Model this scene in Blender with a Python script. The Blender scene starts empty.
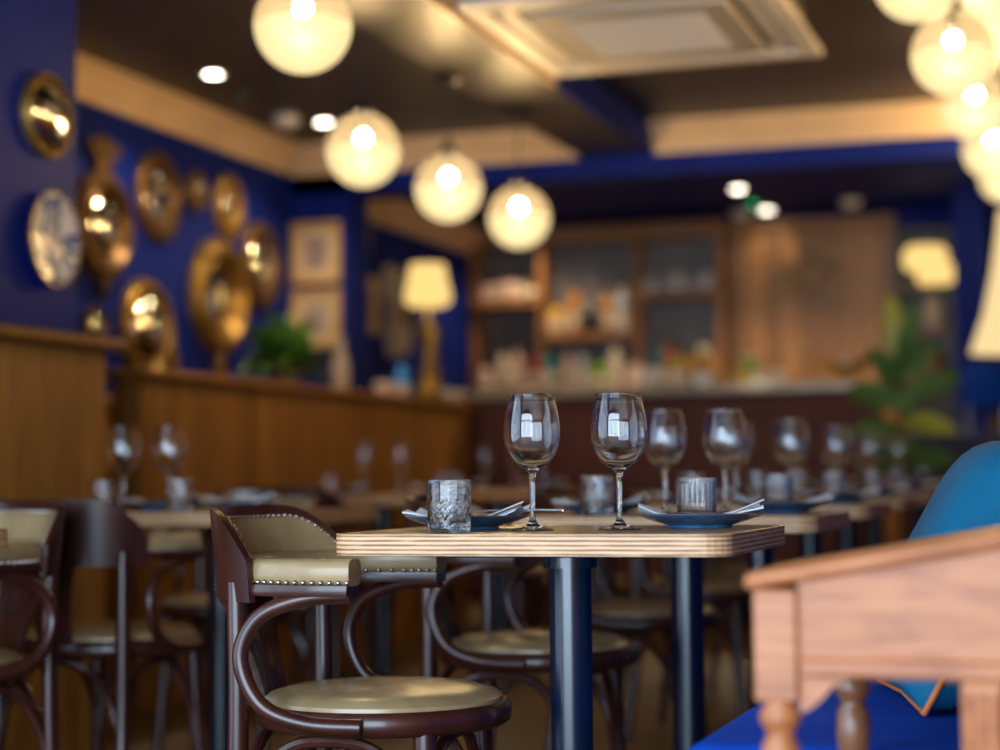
import bpy, bmesh, math, random
from mathutils import Vector, Matrix, Euler
random.seed(7)
PI = math.pi
S = bpy.context.scene
COL = S.collection

# ------------------------------------------------------------------ camera
cam_data = bpy.data.cameras.new('camera')
cam = bpy.data.objects.new('camera', cam_data)
COL.objects.link(cam)
cam.matrix_world = (Matrix.Translation((0, 0, 0.836)) @ Matrix.Rotation(math.radians(17.9), 4, 'Z')
                    @ Matrix.Rotation(math.radians(93.15), 4, 'X') @ Matrix.Rotation(math.radians(-0.55), 4, 'Z'))
cam_data.sensor_width = 36
cam_data.lens = 68.4
cam_data.clip_start = 0.05
cam_data.clip_end = 100
cam_data.dof.use_dof = True
cam_data.dof.focus_distance = 3.13
cam_data.dof.aperture_fstop = 1.6
S.camera = cam

# ------------------------------------------------------------------ world, daylight, exposure
W = bpy.data.worlds.new('world')
S.world = W
W.use_nodes = True
W.node_tree.nodes['Background'].inputs[0].default_value = (0.55, 0.72, 1.0, 1)
W.node_tree.nodes['Background'].inputs[1].default_value = 0.6
S.view_settings.view_transform = 'Standard'
S.view_settings.look = 'None'
S.view_settings.exposure = 0.5
S.view_settings.gamma = 1.0
S.view_settings.use_curve_mapping = False
S.cycles.sample_clamp_indirect = 4.0
S.cycles.caustics_reflective = False
S.cycles.caustics_refractive = False
S.cycles.max_bounces = 12
S.cycles.transparent_max_bounces = 16


def area_light(name, loc, rot, sx, sy, power, color):
    d = bpy.data.lights.new(name, 'AREA')
    d.shape = 'RECTANGLE'
    d.size, d.size_y, d.energy, d.color = sx, sy, power, color
    o = bpy.data.objects.new(name, d)
    COL.objects.link(o)
    o.location, o.rotation_euler = loc, rot
    return o


# daylight in the street-side window behind the photographer (opening X -3.0..0.5, z 0.05..2.5)
area_light('window_daylight', (-1.25, -1.04, 1.275), (math.radians(90), 0, 0), 3.5, 2.45, 225, (0.62, 0.81, 1.0))
# and in the shop window on the left, nearer the street
area_light('side_window_daylight', (-3.26, 0.95, 1.275), (math.radians(90), 0, math.radians(-90)), 3.0, 2.45, 45, (0.62, 0.81, 1.0))


# ------------------------------------------------------------------ materials
def nt(name):
    m = bpy.data.materials.new(name)
    m.use_nodes = True
    t = m.node_tree
    return m, t, t.nodes['Principled BSDF']


def plain(name, col, rough=0.5, metal=0.0, coat=0.0, sheen=0.0, spec=0.5):
    m, t, b = nt(name)
    b.inputs['Base Color'].default_value = (*col, 1)
    b.inputs['Roughness'].default_value = rough
    b.inputs['Metallic'].default_value = metal
    b.inputs['Coat Weight'].default_value = coat
    b.inputs['Coat Roughness'].default_value = 0.15
    b.inputs['Sheen Weight'].default_value = sheen
    b.inputs['Specular IOR Level'].default_value = spec
    return m


def ramp(t, fac, stops):
    r = t.nodes.new('ShaderNodeValToRGB')
    e = r.color_ramp.elements
    while len(e) < len(stops):
        e.new(0.5)
    for i, (p, c) in enumerate(stops):
        e[i].position = p
        e[i].color = (*c, 1)
    t.links.new(fac, r.inputs[0])
    return r.outputs[0]


def coords(t, scale=(1, 1, 1), rnd=True):
    tc = t.nodes.new('ShaderNodeTexCoord')
    mp = t.nodes.new('ShaderNodeMapping')
    mp.inputs['Scale'].default_value = scale
    t.links.new(tc.outputs['Object'], mp.inputs[0])
    if not rnd:
        return mp.outputs[0]
    oi = t.nodes.new('ShaderNodeObjectInfo')
    mul = t.nodes.new('ShaderNodeVectorMath')
    mul.operation = 'SCALE'
    mul.inputs[0].default_value = (31.7, 17.3, 23.9)
    t.links.new(oi.outputs['Random'], mul.inputs['Scale'])
    add = t.nodes.new('ShaderNodeVectorMath')
    t.links.new(mp.outputs[0], add.inputs[0])
    t.links.new(mul.outputs[0], add.inputs[1])
    return add.outputs[0]


def noise(t, vec, scale=5, detail=4, rough=0.55, dist=0.0):
    n = t.nodes.new('ShaderNodeTexNoise')
    n.inputs['Scale'].default_value = scale
    n.inputs['Detail'].default_value = detail
    n.inputs['Roughness'].default_value = rough
    n.inputs['Distortion'].default_value = dist
    t.links.new(vec, n.inputs['Vector'])
    return n.outputs[0]


def bump(t, b, h, strength=0.2, dist=0.01):
    n = t.nodes.new('ShaderNodeBump')
    n.inputs['Strength'].default_value = strength
    n.inputs['Distance'].default_value = dist
    t.links.new(h, n.inputs['Height'])
    t.links.new(n.outputs[0], b.inputs['Normal'])


def mottled(name, stops, scale=5, stretch=(1, 1, 1), rough=0.5, bstr=0.1, coat=0.0, metal=0.0, dist=0.3, detail=5, sheen=0.0, vary=0.0, spec=0.5):
    m, t, b = nt(name)
    v = coords(t, stretch)
    n = noise(t, v, scale, detail, 0.6, dist)
    c = ramp(t, n, stops)
    if vary:        # piece to piece variation of tone
        oi = t.nodes.new('ShaderNodeObjectInfo')
        mr = t.nodes.new('ShaderNodeMapRange')
        mr.inputs[3].default_value, mr.inputs[4].default_value = 1 - vary, 1 + vary
        t.links.new(oi.outputs['Random'], mr.inputs[0])
        hs = t.nodes.new('ShaderNodeHueSaturation')
        t.links.new(mr.outputs[0], hs.inputs['Value'])
        t.links.new(c, hs.inputs['Color'])
        c = hs.outputs[0]
    t.links.new(c, b.inputs['Base Color'])
    b.inputs['Roughness'].default_value = rough
    b.inputs['Coat Weight'].default_value = coat
    b.inputs['Coat Roughness'].default_value = 0.12
    b.inputs['Metallic'].default_value = metal
    b.inputs['Sheen Weight'].default_value = sheen
    b.inputs['Specular IOR Level'].default_value = spec
    if bstr:
        bump(t, b, n, bstr, 0.004)
    return m


M = {}
M['blue'] = mottled('blue_wall_paint', [(0.3, (0.002, 0.011, 0.15)), (0.7, (0.003, 0.016, 0.20))], 3, rough=0.65, bstr=0.03, spec=0.15)
M['ceiling'] = mottled('dark_ceiling_paint', [(0.3, (0.012, 0.010, 0.012)), (0.7, (0.018, 0.014, 0.016))], 2, rough=0.42, bstr=0.02)
M['cornice'] = mottled('cream_cornice_paint', [(0.3, (0.68, 0.47, 0.27)), (0.7, (0.80, 0.57, 0.34))], 4, rough=0.5, bstr=0.03)
M['panel'] = mottled('oak_panel_boards', [(0.25, (0.20, 0.080, 0.012)), (0.75, (0.38, 0.17, 0.028))], 5, (6, 6, 0.7), 0.55, 0.12, 0.0, vary=0.22, spec=0.3)
M['panel_pale'] = mottled('pale_oak_boards', [(0.25, (0.20, 0.085, 0.022)), (0.75, (0.42, 0.20, 0.06))], 5, (6, 6, 0.6), 0.45, 0.12, vary=0.32)
M['floor'] = mottled('brown_floor_boards', [(0.3, (0.075, 0.045, 0.015)), (0.7, (0.16, 0.095, 0.032))], 3, (8, 0.8, 1), 0.45, 0.1)
M['mahogany'] = mottled('mahogany_stain', [(0.25, (0.022, 0.005, 0.004)), (0.75, (0.070, 0.015, 0.009))], 7, (3, 3, 1), 0.30, 0.06, 0.25)
M['bar_front'] = mottled('dark_red_bar_front', [(0.25, (0.06, 0.016, 0.010)), (0.75, (0.11, 0.032, 0.018))], 5, (5, 5, 0.8), 0.6, 0.08, 0.0, spec=0.2)
M['leather'] = mottled('olive_tan_leather', [(0.25, (0.29, 0.19, 0.088)), (0.75, (0.43, 0.295, 0.15))], 14, (1, 1, 1), 0.26, 0.06, 0.0)
M['desk'] = mottled('red_brown_worn_wood', [(0.25, (0.26, 0.072, 0.024)), (0.5, (0.45, 0.15, 0.052)), (0.8, (0.56, 0.215, 0.085))], 6, (1.2, 4, 7), 0.42, 0.1, 0.08, dist=1.0, spec=0.35)
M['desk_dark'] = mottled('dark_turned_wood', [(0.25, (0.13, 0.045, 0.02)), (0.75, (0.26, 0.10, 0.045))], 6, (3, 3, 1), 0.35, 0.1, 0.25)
M['shelf'] = mottled('walnut_shelf', [(0.25, (0.17, 0.07, 0.018)), (0.75, (0.32, 0.14, 0.04))], 5, (1, 6, 6), 0.45, 0.08)
M['gold'] = mottled('aged_gilt', [(0.25, (0.16, 0.085, 0.018)), (0.6, (0.34, 0.20, 0.042)), (0.85, (0.50, 0.31, 0.08))], 16, (1, 1, 1), 0.44, 0.3, 0.0, 0.75)
M['gold_dark'] = mottled('dark_gilt', [(0.25, (0.07, 0.034, 0.009)), (0.75, (0.19, 0.10, 0.03))], 16, (1, 1, 1), 0.4, 0.3, 0.0, 0.6)
M['brass'] = plain('polished_brass', (0.75, 0.52, 0.2), 0.22, 1.0)
M['mirror'] = plain('mirror_silvering', (0.72, 0.66, 0.56), 0.06, 1.0)
M['steel'] = plain('table_steel_black', (0.003, 0.008, 0.024), 0.24, 0.0, 0.0, spec=0.75)
M['chrome'] = plain('cutlery_steel', (0.75, 0.75, 0.78), 0.2, 1.0)
M['stud'] = plain('nailhead_metal', (0.55, 0.5, 0.46), 0.25, 1.0)
M['black'] = plain('black_plastic', (0.012, 0.011, 0.011), 0.45)
M['white_plastic'] = plain('white_plastic', (0.72, 0.66, 0.58), 0.45)
M['grey_plastic'] = plain('grey_grille_plastic', (0.45, 0.40, 0.34), 0.55)
M['vent_dark'] = plain('vent_slot_dark', (0.05, 0.045, 0.04), 0.7)
M['linen'] = mottled('white_linen', [(0.3, (0.66, 0.66, 0.68)), (0.7, (0.78, 0.78, 0.80))], 40, rough=0.85, bstr=0.15, sheen=0.2)
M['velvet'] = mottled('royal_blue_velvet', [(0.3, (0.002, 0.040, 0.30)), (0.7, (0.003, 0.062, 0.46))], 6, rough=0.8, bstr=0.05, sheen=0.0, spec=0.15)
M['teal'] = mottled('teal_velvet', [(0.3, (0.002, 0.075, 0.16)), (0.7, (0.005, 0.14, 0.26))], 5, rough=0.75, bstr=0.1, sheen=0.0, spec=0.2)
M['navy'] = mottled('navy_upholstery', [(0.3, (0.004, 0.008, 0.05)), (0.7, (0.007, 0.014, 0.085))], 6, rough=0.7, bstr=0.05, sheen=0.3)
M['piping'] = plain('orange_piping', (0.72, 0.19, 0.035), 0.6)
M['slate'] = mottled('slate_back_bar', [(0.3, (0.085, 0.078, 0.088)), (0.7, (0.13, 0.12, 0.13))], 4, rough=0.4, bstr=0.05)
M['stone'] = mottled('pale_stone_top', [(0.3, (0.30, 0.24, 0.17)), (0.7, (0.42, 0.34, 0.25))], 9, rough=0.28, bstr=0.03)
M['cream'] = plain('cream_ceramic', (0.66, 0.55, 0.42), 0.35)
M['pewter'] = plain('pale_pottery', (0.42, 0.34, 0.27), 0.5)
M['leaf'] = mottled('green_leaf', [(0.3, (0.018, 0.06, 0.006)), (0.7, (0.05, 0.13, 0.012))], 6, rough=0.65, bstr=0.05)
M['leaf_yellow'] = mottled('yellow_green_leaf', [(0.3, (0.16, 0.19, 0.02)), (0.7, (0.30, 0.30, 0.04))], 6, rough=0.4, bstr=0.05)
M['leaf_fresh'] = mottled('fresh_green_leaf', [(0.3, (0.05, 0.14, 0.012)), (0.7, (0.14, 0.27, 0.022))], 9, rough=0.5, bstr=0.05)
M['soil_pot'] = plain('clay_pot', (0.22, 0.10, 0.05), 0.7)
M['print_paper'] = mottled('faded_print', [(0.35, (0.42, 0.36, 0.32)), (0.55, (0.26, 0.17, 0.16)), (0.75, (0.36, 0.33, 0.33))], 9, rough=0.7, bstr=0)
M['mount'] = plain('cream_mount_card', (0.62, 0.46, 0.27), 0.7)
M['frame_wood'] = plain('honey_frame', (0.50, 0.30, 0.11), 0.4)
M['blue_glass'] = plain('bright_blue_enamel', (0.02, 0.22, 0.62), 0.25)


def emit(name, col, s):
    m = bpy.data.materials.new(name)
    m.use_nodes = True
    t = m.node_tree
    t.nodes.remove(t.nodes['Principled BSDF'])
    e = t.nodes.new('ShaderNodeEmission')
    e.inputs[0].default_value = (*col, 1)
    e.inputs[1].default_value = s
    t.links.new(e.outputs[0], t.nodes['Material Output'].inputs[0])
    return m


def lit_glass(name, col, s, clear):
    """milky lit glass: part glow, part see-through, a slight gloss"""
    m = emit(name, col, s)
    t = m.node_tree
    e = [n for n in t.nodes if n.type == 'EMISSION'][0]
    tr = t.nodes.new('ShaderNodeBsdfTransparent')
    tr.inputs[0].default_value = (1, 0.93, 0.78, 1)
    mx = t.nodes.new('ShaderNodeMixShader')
    mx.inputs[0].default_value = clear
    t.links.new(e.outputs[0], mx.inputs[1])
    t.links.new(tr.outputs[0], mx.inputs[2])
    g = t.nodes.new('ShaderNodeBsdfGlossy')
    g.inputs['Roughness'].default_value = 0.45
    mg = t.nodes.new('ShaderNodeMixShader')
    mg.inputs[0].default_value = 0.06
    t.links.new(mx.outputs[0], mg.inputs[1])
    t.links.new(g.outputs[0], mg.inputs[2])
    t.links.new(mg.outputs[0], t.nodes['Material Output'].inputs[0])
    return m


M['globe_upper'] = lit_glass('lit_globe_upper', (1.0, 0.70, 0.33), 0.40, 0.26)
M['globe_lower'] = lit_glass('lit_globe_lower', (1.0, 0.77, 0.38), 0.84, 0.08)
M['bulb'] = emit('warm_bulb', (1.0, 0.70, 0.36), 2500)
M['shade'] = emit('lit_lampshade', (1.0, 0.66, 0.22), 0.85)
M['shade_pale'] = emit('lit_pale_lampshade', (1.0, 0.72, 0.34), 0.75)
M['downlight'] = emit('downlight_lens', (1.0, 0.90, 0.72), 14)
M['downlight_off'] = plain('downlight_lens_off', (0.6, 0.5, 0.4), 0.3)
M['green_led_dim'] = emit('dim_green_led', (0.01, 0.5, 0.16), 0.10)
M['green_led'] = emit('green_led', (0.01, 0.55, 0.18), 3.0)


def glass(name, tint=(1, 1, 1), ior=1.48, rough=0.0):
    m, t, b = nt(name)
    b.inputs['Base Color'].default_value = (*tint, 1)
    b.inputs['Transmission Weight'].default_value = 1.0
    b.inputs['Roughness'].default_value = rough
    b.inputs['IOR'].default_value = ior
    return m


M['glass'] = glass('clear_glass', (0.99, 0.995, 1.0), 1.56)
M['cut_glass'] = glass('cut_crystal', (0.97, 0.985, 1.0), 1.50, 0.0)


def plate_mat():
    m, t, b = nt('blue_reactive_glaze')
    v = coords(t)
    n = noise(t, v, 26, 4, 0.6, 0.6)
    c1 = ramp(t, n, [(0.3, (0.014, 0.055, 0.18)), (0.55, (0.03, 0.15, 0.34)), (0.8, (0.08, 0.28, 0.48))])
    tc = t.nodes.new('ShaderNodeTexCoord')
    sx = t.nodes.new('ShaderNodeSeparateXYZ')
    t.links.new(tc.outputs['Object'], sx.inputs[0])
    rim = ramp(t, sx.outputs['Z'], [(0.0205, (0, 0, 0)), (0.0225, (0.75, 0.75, 0.75))])
    mx = t.nodes.new('ShaderNodeMixRGB')
    t.links.new(rim, mx.inputs[0])
    t.links.new(c1, mx.inputs[1])
    mx.inputs[2].default_value = (0.20, 0.10, 0.06, 1)
    t.links.new(mx.outputs[0], b.inputs['Base Color'])
    b.inputs['Roughness'].default_value = 0.18
    return m


M['plate'] = plate_mat()


def willow_mat():
    m, t, b = nt('blue_and_white_china')
    v = coords(t, rnd=False)
    n = noise(t, v, 15, 2, 0.5, 1.0)
    c = ramp(t, n, [(0.44, (0.012, 0.04, 0.20)), (0.48, (0.06, 0.12, 0.34)), (0.51, (0.66, 0.60, 0.55)), (0.7, (0.76, 0.70, 0.64))])
    t.links.new(c, b.inputs['Base Color'])
    b.inputs['Roughness'].default_value = 0.15
    return m


M['willow'] = willow_mat()


def ply_mat():
    m, t, b = nt('plywood_edge')
    tc = t.nodes.new('ShaderNodeTexCoord')
    sx = t.nodes.new('ShaderNodeSeparateXYZ')
    t.links.new(tc.outputs['Object'], sx.inputs[0])
    wv = t.nodes.new('ShaderNodeMath')
    wv.operation = 'MULTIPLY'
    wv.inputs[1].default_value = 2 * PI / 0.0072
    t.links.new(sx.outputs['Z'], wv.inputs[0])
    sn = t.nodes.new('ShaderNodeMath')
    sn.operation = 'SINE'
    t.links.new(wv.outputs[0], sn.inputs[0])
    n = noise(t, coords(t, (1, 1, 12)), 14, 4)
    ad = t.nodes.new('ShaderNodeMath')
    ad.operation = 'MULTIPLY_ADD'
    t.links.new(sn.outputs[0], ad.inputs[0])
    ad.inputs[1].default_value = 0.33
    t.links.new(n, ad.inputs[2])
    t.links.new(ramp(t, ad.outputs[0], [(0.22, (0.24, 0.10, 0.035)), (0.42, (0.60, 0.31, 0.14)), (0.8, (0.78, 0.48, 0.26))]), b.inputs['Base Color'])
    b.inputs['Roughness'].default_value = 0.5
    return m


M['ply'] = ply_mat()
M['table_top'] = mottled('oiled_oak_veneer', [(0.25, (0.30, 0.165, 0.07)), (0.75, (0.46, 0.28, 0.13))], 5, (1.2, 9, 6), 0.28, 0.04, 0.2)


# ------------------------------------------------------------------ mesh helpers
def mesh(name, verts, faces, mat, smooth=True, mats=None, midx=None):
    me = bpy.data.meshes.new(name)
    me.from_pydata([tuple(v) for v in verts], [], faces)
    for x in (mats or [mat]):
        me.materials.append(M[x] if isinstance(x, str) else x)
    if midx:
        me.polygons.foreach_set('material_index', midx)
    me.polygons.foreach_set('use_smooth', [smooth] * len(me.polygons))
    me.update()
    if smooth:
        me.set_sharp_from_angle(angle=math.radians(42))
    return me


def from_bm(name, bm, mat, smooth=False):
    me = bpy.data.meshes.new(name)
    bmesh.ops.recalc_face_normals(bm, faces=bm.faces)
    bm.to_mesh(me)
    bm.free()
    me.materials.append(M[mat] if isinstance(mat, str) else mat)
    me.polygons.foreach_set('use_smooth', [smooth] * len(me.polygons))
    return me


def put(name, me, parent=None, loc=(0, 0, 0), rot=(0, 0, 0)):
    o = bpy.data.objects.new(name, me)
    COL.objects.link(o)
    o.location, o.rotation_euler = loc, rot
    if parent:
        o.parent = parent
    return o


def tag(o, label=None, cat=None, group=None, kind=None):
    if label: o['label'] = label
    if cat: o['category'] = cat
    if group: o['group'] = group
    if kind: o['kind'] = kind
    return o


def thing(name, label, cat, loc=(0, 0, 0), rotz=0, group=None):
    o = bpy.data.objects.new(name, None)
    o.empty_display_size = 0.05
    COL.objects.link(o)
    o.location = loc
    o.rotation_euler = (0, 0, rotz)
    return tag(o, label, cat, group)


def dup(root, loc, rotz=0, label=None, group=None):
    r = root.copy()
    COL.objects.link(r)
    r.location = loc
    r.rotation_euler = (0, 0, rotz)
    if label: r['label'] = label
    if group: r['group'] = group
    for ch in list(root.children):
        c = ch.copy()
        COL.objects.link(c)
        c.parent = r
        for g in list(ch.children):
            d = g.copy()
            COL.objects.link(d)
            d.parent = c
    return r


def box_bm(bm, x0, x1, y0, y1, z0, z1, bev=0.0, seg=1):
    r = bmesh.ops.create_cube(bm, size=1)
    vs = r['verts']
    bmesh.ops.scale(bm, vec=(x1 - x0, y1 - y0, z1 - z0), verts=vs)
    bmesh.ops.translate(bm, vec=((x0 + x1) / 2, (y0 + y1) / 2, (z0 + z1) / 2), verts=vs)
    if bev:
        es = list({e for v in vs for e in v.link_edges})
        bmesh.ops.bevel(bm, geom=es, offset=bev, segments=seg, profile=0.5, affect='EDGES')


def box(name, b, mat, bev=0.0, seg=1, smooth=False):
    bm = bmesh.new()
    box_bm(bm, *b, bev, seg)
    return from_bm(name, bm, mat, smooth)


def boxes(name, bs, mat, bev=0.0):
    bm = bmesh.new()
    for b in bs:
        box_bm(bm, *b, bev)
    return from_bm(name, bm, mat)


def lathe(name, prof, mat, seg=32, axis='z', wob=None, smooth=True, a0=0.0, a1=2 * PI):
    full = abs(a1 - a0 - 2 * PI) < 1e-6
    n = seg if full else seg + 1
    vs, fs = [], []
    for i, (r, z) in enumerate(prof):
        for k in range(n):
            a = a0 + (a1 - a0) * k / seg
            rr = r + (wob(a, z, r) if wob else 0)
            if axis == 'z':
                vs.append((rr * math.cos(a), rr * math.sin(a), z))
            else:       # axis +x (for round things hung on a wall that faces +x)
                vs.append((z, rr * math.cos(a), rr * math.sin(a)))
    for i in range(len(prof) - 1):
        for k in range(seg):
            k2 = (k + 1) % n
            if prof[i][0] < 1e-6:
                fs.append((i * n + k, (i + 1) * n + k2, (i + 1) * n + k))
            elif prof[i + 1][0] < 1e-6:
                fs.append((i * n + k, i * n + k2, (i + 1) * n + k))
            else:
                fs.append((i * n + k, i * n + k2, (i + 1) * n + k2, (i + 1) * n + k))
    me = mesh(name, vs, fs, mat, smooth)
    bm = bmesh.new()
    bm.from_mesh(me)
    bmesh.ops.remove_doubles(bm, verts=bm.verts, dist=1e-6)
    bmesh.ops.recalc_face_normals(bm, faces=bm.faces)
    bm.to_mesh(me)
    bm.free()
    me.polygons.foreach_set('use_smooth', [smooth] * len(me.polygons))
    if smooth:
        me.set_sharp_from_angle(angle=math.radians(42))
    return me


def spline(pts, n=8):
    P = [Vector(p) for p in pts]
    Q = [P[0] * 2 - P[1]] + P + [P[-1] * 2 - P[-2]]
    out = []
    for i in range(1, len(Q) - 2):
        a, b, c, d = Q[i - 1], Q[i], Q[i + 1], Q[i + 2]
        for k in range(n):
            t = k / n
            out.append(0.5 * ((2 * b) + (c - a) * t + (2 * a - 5 * b + 4 * c - d) * t * t + (3 * b - a - 3 * c + d) * t ** 3))
    out.append(P[-1])
    return out


def tube_geo(path, rad, seg=10, flat=1.0):
    vs, fs = [], []
    up = None
    n = len(path)
    for i, p in enumerate(path):
        d = (path[min(i + 1, n - 1)] - path[max(i - 1, 0)]).normalized()
        if up is None:
            up = d.orthogonal().normalized()
        up = (up - d * up.dot(d)).normalized()
        s = d.cross(up)
        r = rad(i / (n - 1)) if callable(rad) else rad
        for k in range(seg):
            a = 2 * PI * k / seg
            vs.append(p + up * (r * math.cos(a)) + s * (r * flat * math.sin(a)))
    for i in range(n - 1):
        for k in range(seg):
            k2 = (k + 1) % seg
            fs.append((i * seg + k, i * seg + k2, (i + 1) * seg + k2, (i + 1) * seg + k))
    fs.append(tuple(range(seg))[::-1])
    fs.append(tuple((n - 1) * seg + k for k in range(seg)))
    return vs, fs


def tube(name, pts, rad, mat, seg=10, n=8, flat=1.0):
    path = spline(pts, n) if n > 1 else [Vector(p) for p in pts]
    return mesh(name, *tube_geo(path, rad, seg, flat), mat)


def sweep_section(name, path, section, mat, closed=False, smooth=True):
    """path: list of (point, out-vector); section: list of (out, z) offsets, closed loop"""
    vs, fs = [], []
    m = len(section)
    for p, o in path:
        for a, b in section:
            vs.append(Vector(p) + Vector(o) * a + Vector((0, 0, b)))
    n = len(path)
    for i in range(n - 1):
        for k in range(m):
            k2 = (k + 1) % m
            fs.append((i * m + k, i * m + k2, (i + 1) * m + k2, (i + 1) * m + k))
    fs.append(tuple(range(m))[::-1])
    fs.append(tuple((n - 1) * m + k for k in range(m)))
    me = mesh(name, vs, fs, mat, smooth)
    bm = bmesh.new()
    bm.from_mesh(me)
    bmesh.ops.recalc_face_normals(bm, faces=bm.faces)
    bm.to_mesh(me)
    bm.free()
    return me


def rounded_rect(w, h, r, n=4):
    pts = []
    for cx, cy, a0 in ((w / 2 - r, h / 2 - r, 0), (-w / 2 + r, h / 2 - r, 90), (-w / 2 + r, -h / 2 + r, 180), (w / 2 - r, -h / 2 + r, 270)):
        for k in range(n + 1):
            a = math.radians(a0 + 90 * k / n)
            pts.append((cx + r * math.cos(a), cy + r * math.sin(a)))
    return pts


def struct(name, me, label=None, **k):
    o = put(name, me, **k)
    return tag(o, label, None, None, 'structure')


def fz(y):
    """height of the gently rising old floor"""
    return 0.006 * max(0.0, y - 3.1)


ORD = ['nearest', 'second', 'third', 'fourth', 'fifth', 'sixth', 'seventh', 'eighth', 'ninth', 'tenth', 'eleventh', 'twelfth', 'thirteenth', 'fourteenth', 'fifteenth', 'sixteenth']

# ================================================================== STRUCTURE
YF, YB, XR = -0.9, 12.0, 0.7
struct('floor', mesh('floor', [(-4.3, YF, 0), (XR, YF, 0), (XR, 3.1, 0), (-4.3, 3.1, 0), (XR, 12.2, fz(12.2)), (-4.3, 12.2, fz(12.2))],
                     [(0, 1, 2, 3), (3, 2, 4, 5)], 'floor', False), 'brown wooden floor of the dining room')
struct('ceiling', box('ceiling', (-4.3, XR, YF, 8.95, 2.55, 2.65), 'ceiling'), 'dark glossy ceiling over the tables')
struct('ceiling_bar', box('ceiling_bar', (-4.3, XR, 9.2, 12.2, 2.5, 2.6), 'blue'), 'dark blue ceiling over the bar')
struct('wall_left', box('wall_left', (-4.2, -4.0, 5.3, 12.2, 0, 2.65), 'blue'), 'royal blue left wall hung with gilt mirrors')
struct('wall_left_front', boxes('wall_left_front', [(-4.2, -3.1, 2.55, 5.26, 0, 2.65), (-3.22, -3.1, YF, -0.55, 0, 2.65), (-3.22, -3.1, -0.55, 2.55, 0, 0.05), (-3.22, -3.1, -0.55, 2.55, 2.5, 2.65)], 'blue'), 'blue wall end carrying a convex mirror and china plate')
struct('wall_right', box('wall_right', (XR, XR + 0.15, YF, 12.2, 0, 2.65), 'panel'), 'boarded right wall beside the banquette')
struct('wall_back', box('wall_back', (-4.3, XR, YB, YB + 0.15, 0, 2.65), 'blue'), 'blue back wall behind the bar')
# street wall with one wide window
wf = struct('wall_front', boxes('wall_front', [(-4.2, -3.0, YF - 0.12, YF, 0, 2.65), (0.5, XR, YF - 0.12, YF, 0, 2.65),
                                               (-3.0, 0.5, YF - 0.12, YF, 0, 0.05), (-3.0, 0.5, YF - 0.12, YF, 2.5, 2.65)], 'blue'), 'blue street wall around the window')
struct('window_1', boxes('window_1', [(-3.0, -2.95, YF - 0.1, YF - 0.03, 0.05, 2.5), (0.45, 0.5, YF - 0.1, YF - 0.03, 0.05, 2.5),
                                      (-3.0, 0.5, YF - 0.1, YF - 0.03, 0.05, 0.10), (-3.0, 0.5, YF - 0.1, YF - 0.03, 2.45, 2.5),
                                      (-1.85, -1.80, YF - 0.09, YF - 0.04, 0.1, 2.45), (-0.7, -0.65, YF - 0.09, YF - 0.04, 0.1, 2.45), (-3.0, 0.5, YF - 0.09, YF - 0.04, 1.98, 2.02)], 'blue'), 'street window frame with glazing bars')
struct('window_3', boxes('window_3', [(-3.2, -3.13, -0.55, -0.5, 0.05, 2.5), (-3.2, -3.13, 2.5, 2.55, 0.05, 2.5), (-3.2, -3.13, -0.5, 2.5, 0.05, 0.10), (-3.2, -3.13, -0.5, 2.5, 2.45, 2.5),
                                      (-3.19, -3.14, 0.48, 0.52, 0.1, 2.45), (-3.19, -3.14, 1.48, 1.52, 0.1, 2.45), (-3.19, -3.14, -0.5, 2.5, 1.98, 2.02)], 'blue'), 'side shop window frame with glazing bars')
# chimney pier on the left, where the two small framed prints hang
struct('wall_pier', box('wall_pier', (-4.0, -3.69, 8.93, 9.2, 0, 2.5), 'blue'), 'blue pier carrying two framed prints')
# cross beam and the beam along the ceiling
struct('beam_cross', box('beam_cross', (-4.0, XR, 8.93, 9.22, 2.305, 2.6), 'blue'), 'blue ceiling beam across the room')
struct('beam_long', box('beam_long', (-2.46, -2.10, 3.4, 8.93, 2.41, 2.56), 'ceiling'), 'dark ceiling beam running towards the bar')
struct('beam_cheek', box('beam_cheek', (-2.10, -2.085, 7.25, 8.93, 2.405, 2.55), 'blue'), 'dark blue side of the ceiling beam')


def cornice(name, path, label, top, h=0.145, d=0.11):
    sec = [(0.0, top), (d, top), (d, top - 0.022), (d * 0.82, top - 0.035), (d * 0.55, top - h * 0.55), (d * 0.22, top - h * 0.84), (d * 0.2, top - h), (0.0, top - h)]
    sec = [(a, b) for a, b in sec]
    return struct(name, sweep_section(name, path, sec, 'cornice', smooth=False), label)


XP, YN = (1, 0, 0), (0, -1, 0)
cornice('trim_1', [((-4.0, 5.3, 0), XP), ((-4.0, 8.82, 0), XP)], 'cream cornice along the left wall', 2.55)
cornice('trim_2', [((-4.0, 8.93, 0), YN), ((-2.46, 8.93, 0), YN)], 'cream cornice on the cross beam, left stretch', 2.55)
cornice('trim_3', [((-2.10, 8.93, 0), YN), ((XR, 8.93, 0), YN)], 'cream cornice on the cross beam, right stretch', 2.55)
cornice('trim_4', [((-2.10, 3.4, 0), XP), ((-2.10, 7.25, 0), XP)], 'cream cornice along the ceiling beam', 2.55, 0.145, 0.035)
cornice('trim_5', [((-4.0, 9.24, 0), XP), ((-4.0, 11.95, 0), XP)], 'cream cornice on the left wall by the bar', 2.46, 0.15, 0.13)


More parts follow.
